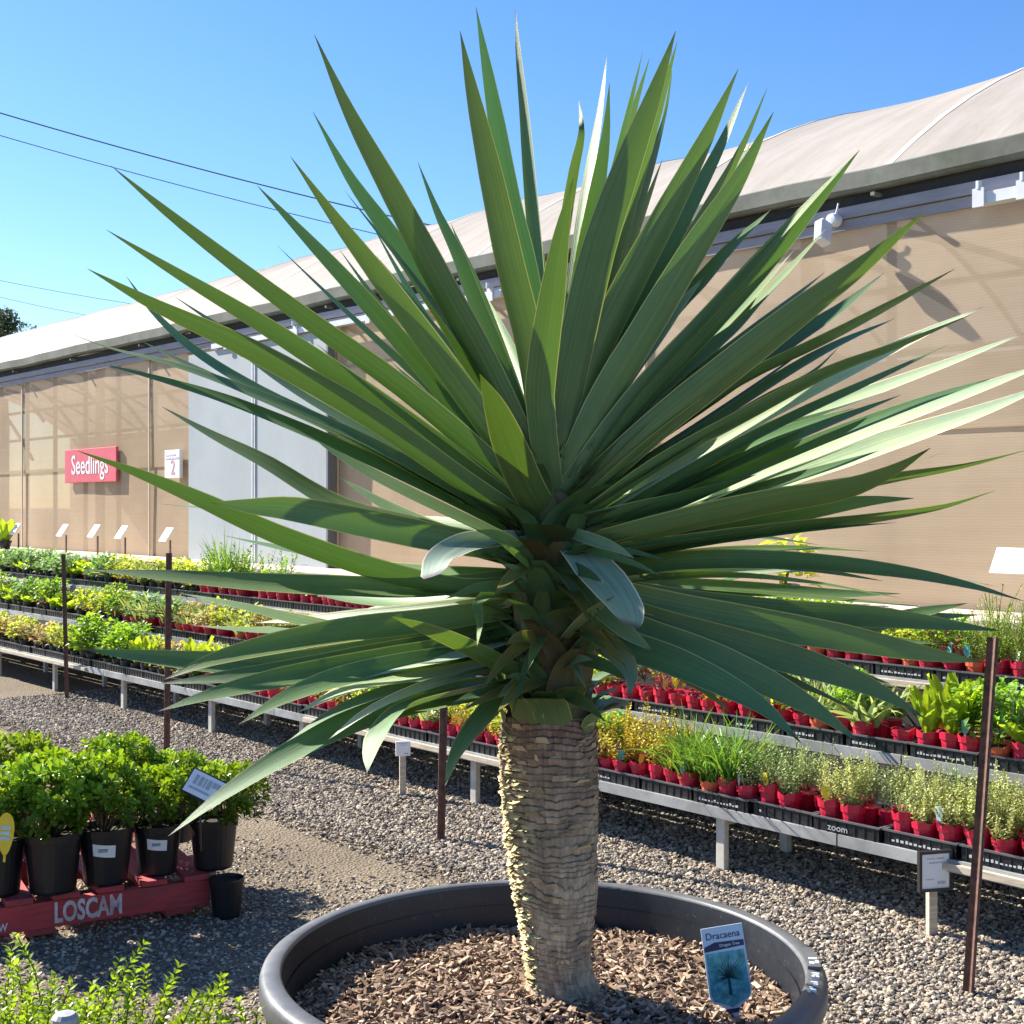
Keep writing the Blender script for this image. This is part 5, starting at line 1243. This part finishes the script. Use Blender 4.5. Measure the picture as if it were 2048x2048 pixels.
 ([(985,1250),(1005,1228),(1018,1205),(1020,1180)], 30, dict(dz=-0.15, roll=40, sg=1, glare=True)),
 ([(900,1220),(905,1180),(902,1140),(930,1120),(990,1130)], 20, dict(dz=-.3, roll=30)),
 # lower left
 ([(172,1075),(300,1085),(460,1098),(640,1108),(800,1112),(970,1095)], 44, dict(dz=-.05)),
 ([(335,1118),(440,1140),(560,1170),(680,1195),(820,1190),(970,1150)], 30, dict(dz=.3)),
 ([(155,1225),(270,1238),(400,1250),(540,1255),(720,1225),(970,1160)], 52, dict(dz=-.05)),
 ([(310,1282),(400,1245),(520,1215),(660,1190),(800,1175),(970,1150)], 54, dict(dz=-.25)),
 ([(300,1290),(420,1278),(560,1262),(700,1240),(840,1215),(970,1180)], 50, dict(dz=-.1)),
 ([(298,1342),(400,1310),(530,1280),(680,1255),(830,1230),(970,1200)], 52, dict(dz=-.3)),
 ([(450,1367),(530,1320),(620,1285),(720,1262),(850,1240),(970,1220)], 46, dict(dz=-.35)),
 ([(318,1577),(420,1500),(540,1425),(660,1365),(790,1325),(980,1290)], 54, dict(dz=-.35, sg=1)),
 ([(392,1532),(490,1455),(600,1390),(720,1345),(850,1315),(990,1290)], 24, dict(dz=-.15, sg=1)),
 ([(693,1457),(705,1410),(730,1365),(790,1325),(980,1280)], 34, dict(dz=-0.45, sg=1, roll=25, glare=True)),
 ([(840,1482),(862,1425),(900,1370),(950,1315),(1000,1270)], 44, dict(dz=-.45)),
 ([(560,1110),(660,1130),(780,1135),(970,1110)], 26, dict(dz=.5)),
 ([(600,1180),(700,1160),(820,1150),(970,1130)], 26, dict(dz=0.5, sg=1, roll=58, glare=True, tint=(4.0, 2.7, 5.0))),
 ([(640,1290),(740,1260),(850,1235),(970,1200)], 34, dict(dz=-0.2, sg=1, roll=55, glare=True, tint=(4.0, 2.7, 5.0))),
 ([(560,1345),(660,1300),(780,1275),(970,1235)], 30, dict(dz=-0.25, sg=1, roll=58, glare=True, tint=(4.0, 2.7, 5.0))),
 ([(690,1060),(780,1085),(870,1095),(980,1090)], 26, dict(dz=.5)),
 ([(640,900),(740,960),(850,1010),(980,1050)], 26, dict(dz=.45)),
 ([(560,800),(660,870),(790,940),(980,1030)], 24, dict(dz=.35, sg=1, roll=55)),
]
LEAVES += [
 ([(1500,470),(1420,560),(1300,680),(1100,900)], 24, dict(dz=.35)), ([(1690,600),(1560,660),(1400,760),(1100,960)], 22, dict(dz=0.05)),
 ([(1790,650),(1640,720),(1450,810),(1110,990)], 20, dict(dz=0.05, sg=1, roll=55, glare=False)), ([(1700,745),(1560,800),(1400,870),(1110,1000)], 22, dict(dz=0.05)),
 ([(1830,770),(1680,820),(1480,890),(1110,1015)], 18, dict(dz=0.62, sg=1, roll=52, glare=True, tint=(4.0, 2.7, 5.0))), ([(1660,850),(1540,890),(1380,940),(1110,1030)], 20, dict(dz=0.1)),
 ([(1560,985),(1450,1000),(1300,1020),(1110,1060)], 20, dict(dz=0.1)), ([(1640,1040),(1500,1035),(1330,1045),(1110,1080)], 18, dict(dz=0.4, sg=1, roll=55, glare=True)),
 ([(1700,1120),(1560,1120),(1380,1110),(1110,1095)], 24, dict(dz=.35)), ([(1780,1215),(1620,1200),(1430,1165),(1110,1120)], 28, dict(dz=.3)),
 ([(1680,1290),(1540,1245),(1380,1200),(1110,1140)], 30, dict(dz=.15)), ([(1600,1330),(1480,1280),(1350,1235),(1110,1160)], 30, dict(dz=.05)),
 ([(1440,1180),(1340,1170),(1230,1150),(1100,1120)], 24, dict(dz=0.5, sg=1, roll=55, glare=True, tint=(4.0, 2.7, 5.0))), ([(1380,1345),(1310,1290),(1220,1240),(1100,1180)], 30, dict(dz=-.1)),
 ([(330,560),(480,660),(700,800),(990,980)], 20, dict(dz=.35)), ([(420,640),(560,740),(760,860),(990,1000)], 18, dict(dz=.4)), ([(260,640),(420,720),(640,820),(980,1000)], 16, dict(dz=.3)),
 ([(640,470),(740,610),(850,760),(1000,930)], 24, dict(dz=.35)), ([(700,420),(790,580),(880,720),(1005,900)], 22, dict(dz=.4)), ([(850,420),(900,540),(950,680),(1015,860)], 20, dict(dz=.45)),
 ([(735,680),(800,740),(880,820),(1000,940)], 14, dict(dz=.5, sg=1)), ([(420,1010),(560,1040),(740,1075),(970,1090)], 22, dict(dz=.3)),
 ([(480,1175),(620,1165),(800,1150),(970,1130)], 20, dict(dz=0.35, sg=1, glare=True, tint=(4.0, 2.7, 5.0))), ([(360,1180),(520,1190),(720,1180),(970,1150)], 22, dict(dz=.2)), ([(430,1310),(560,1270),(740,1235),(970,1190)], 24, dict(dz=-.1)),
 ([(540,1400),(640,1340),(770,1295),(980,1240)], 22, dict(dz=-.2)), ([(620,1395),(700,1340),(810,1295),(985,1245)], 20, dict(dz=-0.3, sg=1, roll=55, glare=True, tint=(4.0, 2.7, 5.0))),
 ([(960,300),(985,450),(1005,620),(1030,840)], 16, dict(dz=.4, sg=-1)), ([(1180,260),(1140,420),(1100,600),(1050,840)], 18, dict(dz=.4, sg=-1)), ([(1320,330),(1260,460),(1180,620),(1065,870)], 20, dict(dz=.4, sg=-1)),
 ([(1560,430),(1450,550),(1320,690),(1080,920)], 18, dict(dz=.3)), ([(1250,300),(1200,440),(1130,620),(1055,860)], 22, dict(dz=.3, sg=-1)),
]
random.seed(77)
for pts, w, k in LEAVES: leaf(pts, w * (.90 if w > 26 else .95), **k)
for i in range(24):                                    # thin leaves seen nearly edge on
    right = i % 3 != 0; ang = random.uniform(-22, 50) if right else random.choice([random.uniform(-20, 12), random.uniform(25, 60)]); f = (ang + 22) / 72
    y0 = 1210 - 310 * f + random.uniform(-25, 25); L_ = random.uniform(430, 760) * (1 - .12 * abs(f - .4)); sx_s = 1 if right else -1; a = R(ang); bow = random.uniform(-22, 14) if ang > 8 else random.uniform(-45, -10)
    pt = lambda t: (1040 + sx_s * (24 + L_ * t * math.cos(a)), y0 - L_ * t * math.sin(a) + bow * math.sin(math.pi * t))
    leaf([pt(1), pt(.75), pt(.5), pt(.25), pt(0)], random.uniform(9, 19), dz=random.uniform(-.05, .35), tint=random.choice([1.0, 1.0, (1.4, 1.25, 1.1), .8]))
# leaves pointing away from or towards the viewer fill the heart of the crown
for i in range(12):
    side = 1 if i % 3 else -1; y0 = random.uniform(960, 1200); f = (1200 - y0) / 240
    ang = R(random.uniform(8, 70) * (.25 + .9 * f) - 25 * (1 - f)); L_ = random.uniform(230, 430)
    tx = 1040 + side * L_ * math.cos(ang); ty = y0 - L_ * math.sin(ang); sag_ = random.uniform(-10, 30)
    leaf([(tx, ty), (1040 + side * L_ * .66 * math.cos(ang), y0 - L_ * .66 * math.sin(ang) - sag_), (1040 + side * L_ * .33 * math.cos(ang), y0 - L_ * .33 * math.sin(ang) - sag_), (1040 + side * 20, y0)], random.uniform(20, 36), dz=random.uniform(.45, .8) if side < 0 or y0 > 1100 else random.uniform(-.1, .15))
# short and folded young leaves crowd the front of the stem
for i in range(32):
    y0 = 1000 + 320 * (i + random.random()) / 32; sdx = random.choice([-1, 1]); x0 = 1042 + sdx * random.uniform(0, 34); ang = R(random.choice([random.uniform(-20, 50), random.uniform(-70, -10)])); L_ = random.uniform(70, 190)
    dx, dy = sdx * L_ * math.cos(ang), -L_ * math.sin(ang); dr = random.uniform(5, 45)
    leaf([(x0 + dx, y0 + dy + dr), (x0 + dx * .66, y0 + dy * .7 + dr * .2), (x0 + dx * .33, y0 + dy * .38), (x0, y0)], random.uniform(14, 30), dz=-random.uniform(.10, .34), yb=-.05, roll=random.uniform(10, 55), tint=random.choice([1.0, .8, .6, (1.6, 1.3, 2.0), (1.5, .8, .6)]), n=12)
# clasping leaf bases round the stem, lowest ones left bare over the bark
for i in range(118):
    y = 1366 - (i // 9) * 28 - random.uniform(0, 22); a = i * 2.399; c, r_ = axis(y); out_ = Vector((math.cos(a), math.sin(a), 0)); sd_ = Vector((-math.sin(a), math.cos(a), 0)); c = c - T0
    low = i < 14; h_ = random.uniform(.05, .08) if low else random.uniform(.07, .15); w = random.uniform(.028, .045) if low else random.uniform(.022, .040); vs = []; fs = []; uvs = []
    lean = random.gauss(0, .25); flare = random.uniform(.03, .09)
    for j in range(7):
        t = j / 6; bulge = .006 + .016 * t + flare * max(0, t - .35) ** 1.6 * 1.6; ww = w * ((1 - .3 * t ** 2) if low else (1 - .72 * t ** 1.4))
        for k in range(5):
            x = (k / 4 - .5) * 2; phi = (x * ww + lean * h_ * t) / max(r_, .05)
            d = out_ * math.cos(phi) + sd_ * math.sin(phi); vs.append(c + d * (r_ * .93 + bulge + .006 * x * x) + Vector((0, 0, h_ * t * (1 - .5 * flare * 6 * max(0, t - .6)) - .012 + .02 * x * x * (1 - t)))); uvs.append(((k / 4) if low else .06 + .88 * k / 4, .02 + .3 * t))
    for j in range(6):
        for k in range(4): q = j * 5 + k; fs.append((q, q + 1, q + 6, q + 5))
    me = bpy.data.meshes.new('leaf_base'); me.from_pydata(vs, [], fs); uvl = me.uv_layers.new(name='UVMap')
    for lp in me.loops: uvl.data[lp.index].uv = uvs[lp.vertex_index]
    ca = me.color_attributes.new('tint', 'FLOAT_COLOR', 'POINT'); tv = random.uniform(.45, .9) if not low else random.uniform(.7, 1.0); rd = random.choice([1, 1, 1.3, 1.7]) if not low else random.choice([.9, 1.0, 1.1]); ca.data.foreach_set('color', [tv * rd, tv / (rd ** .5), tv, 1] * len(vs))
    me.polygons.foreach_set('use_smooth', [True] * len(me.polygons)); me.materials.append(LM); link(bpy.data.objects.new('leaf_base', me), tree)
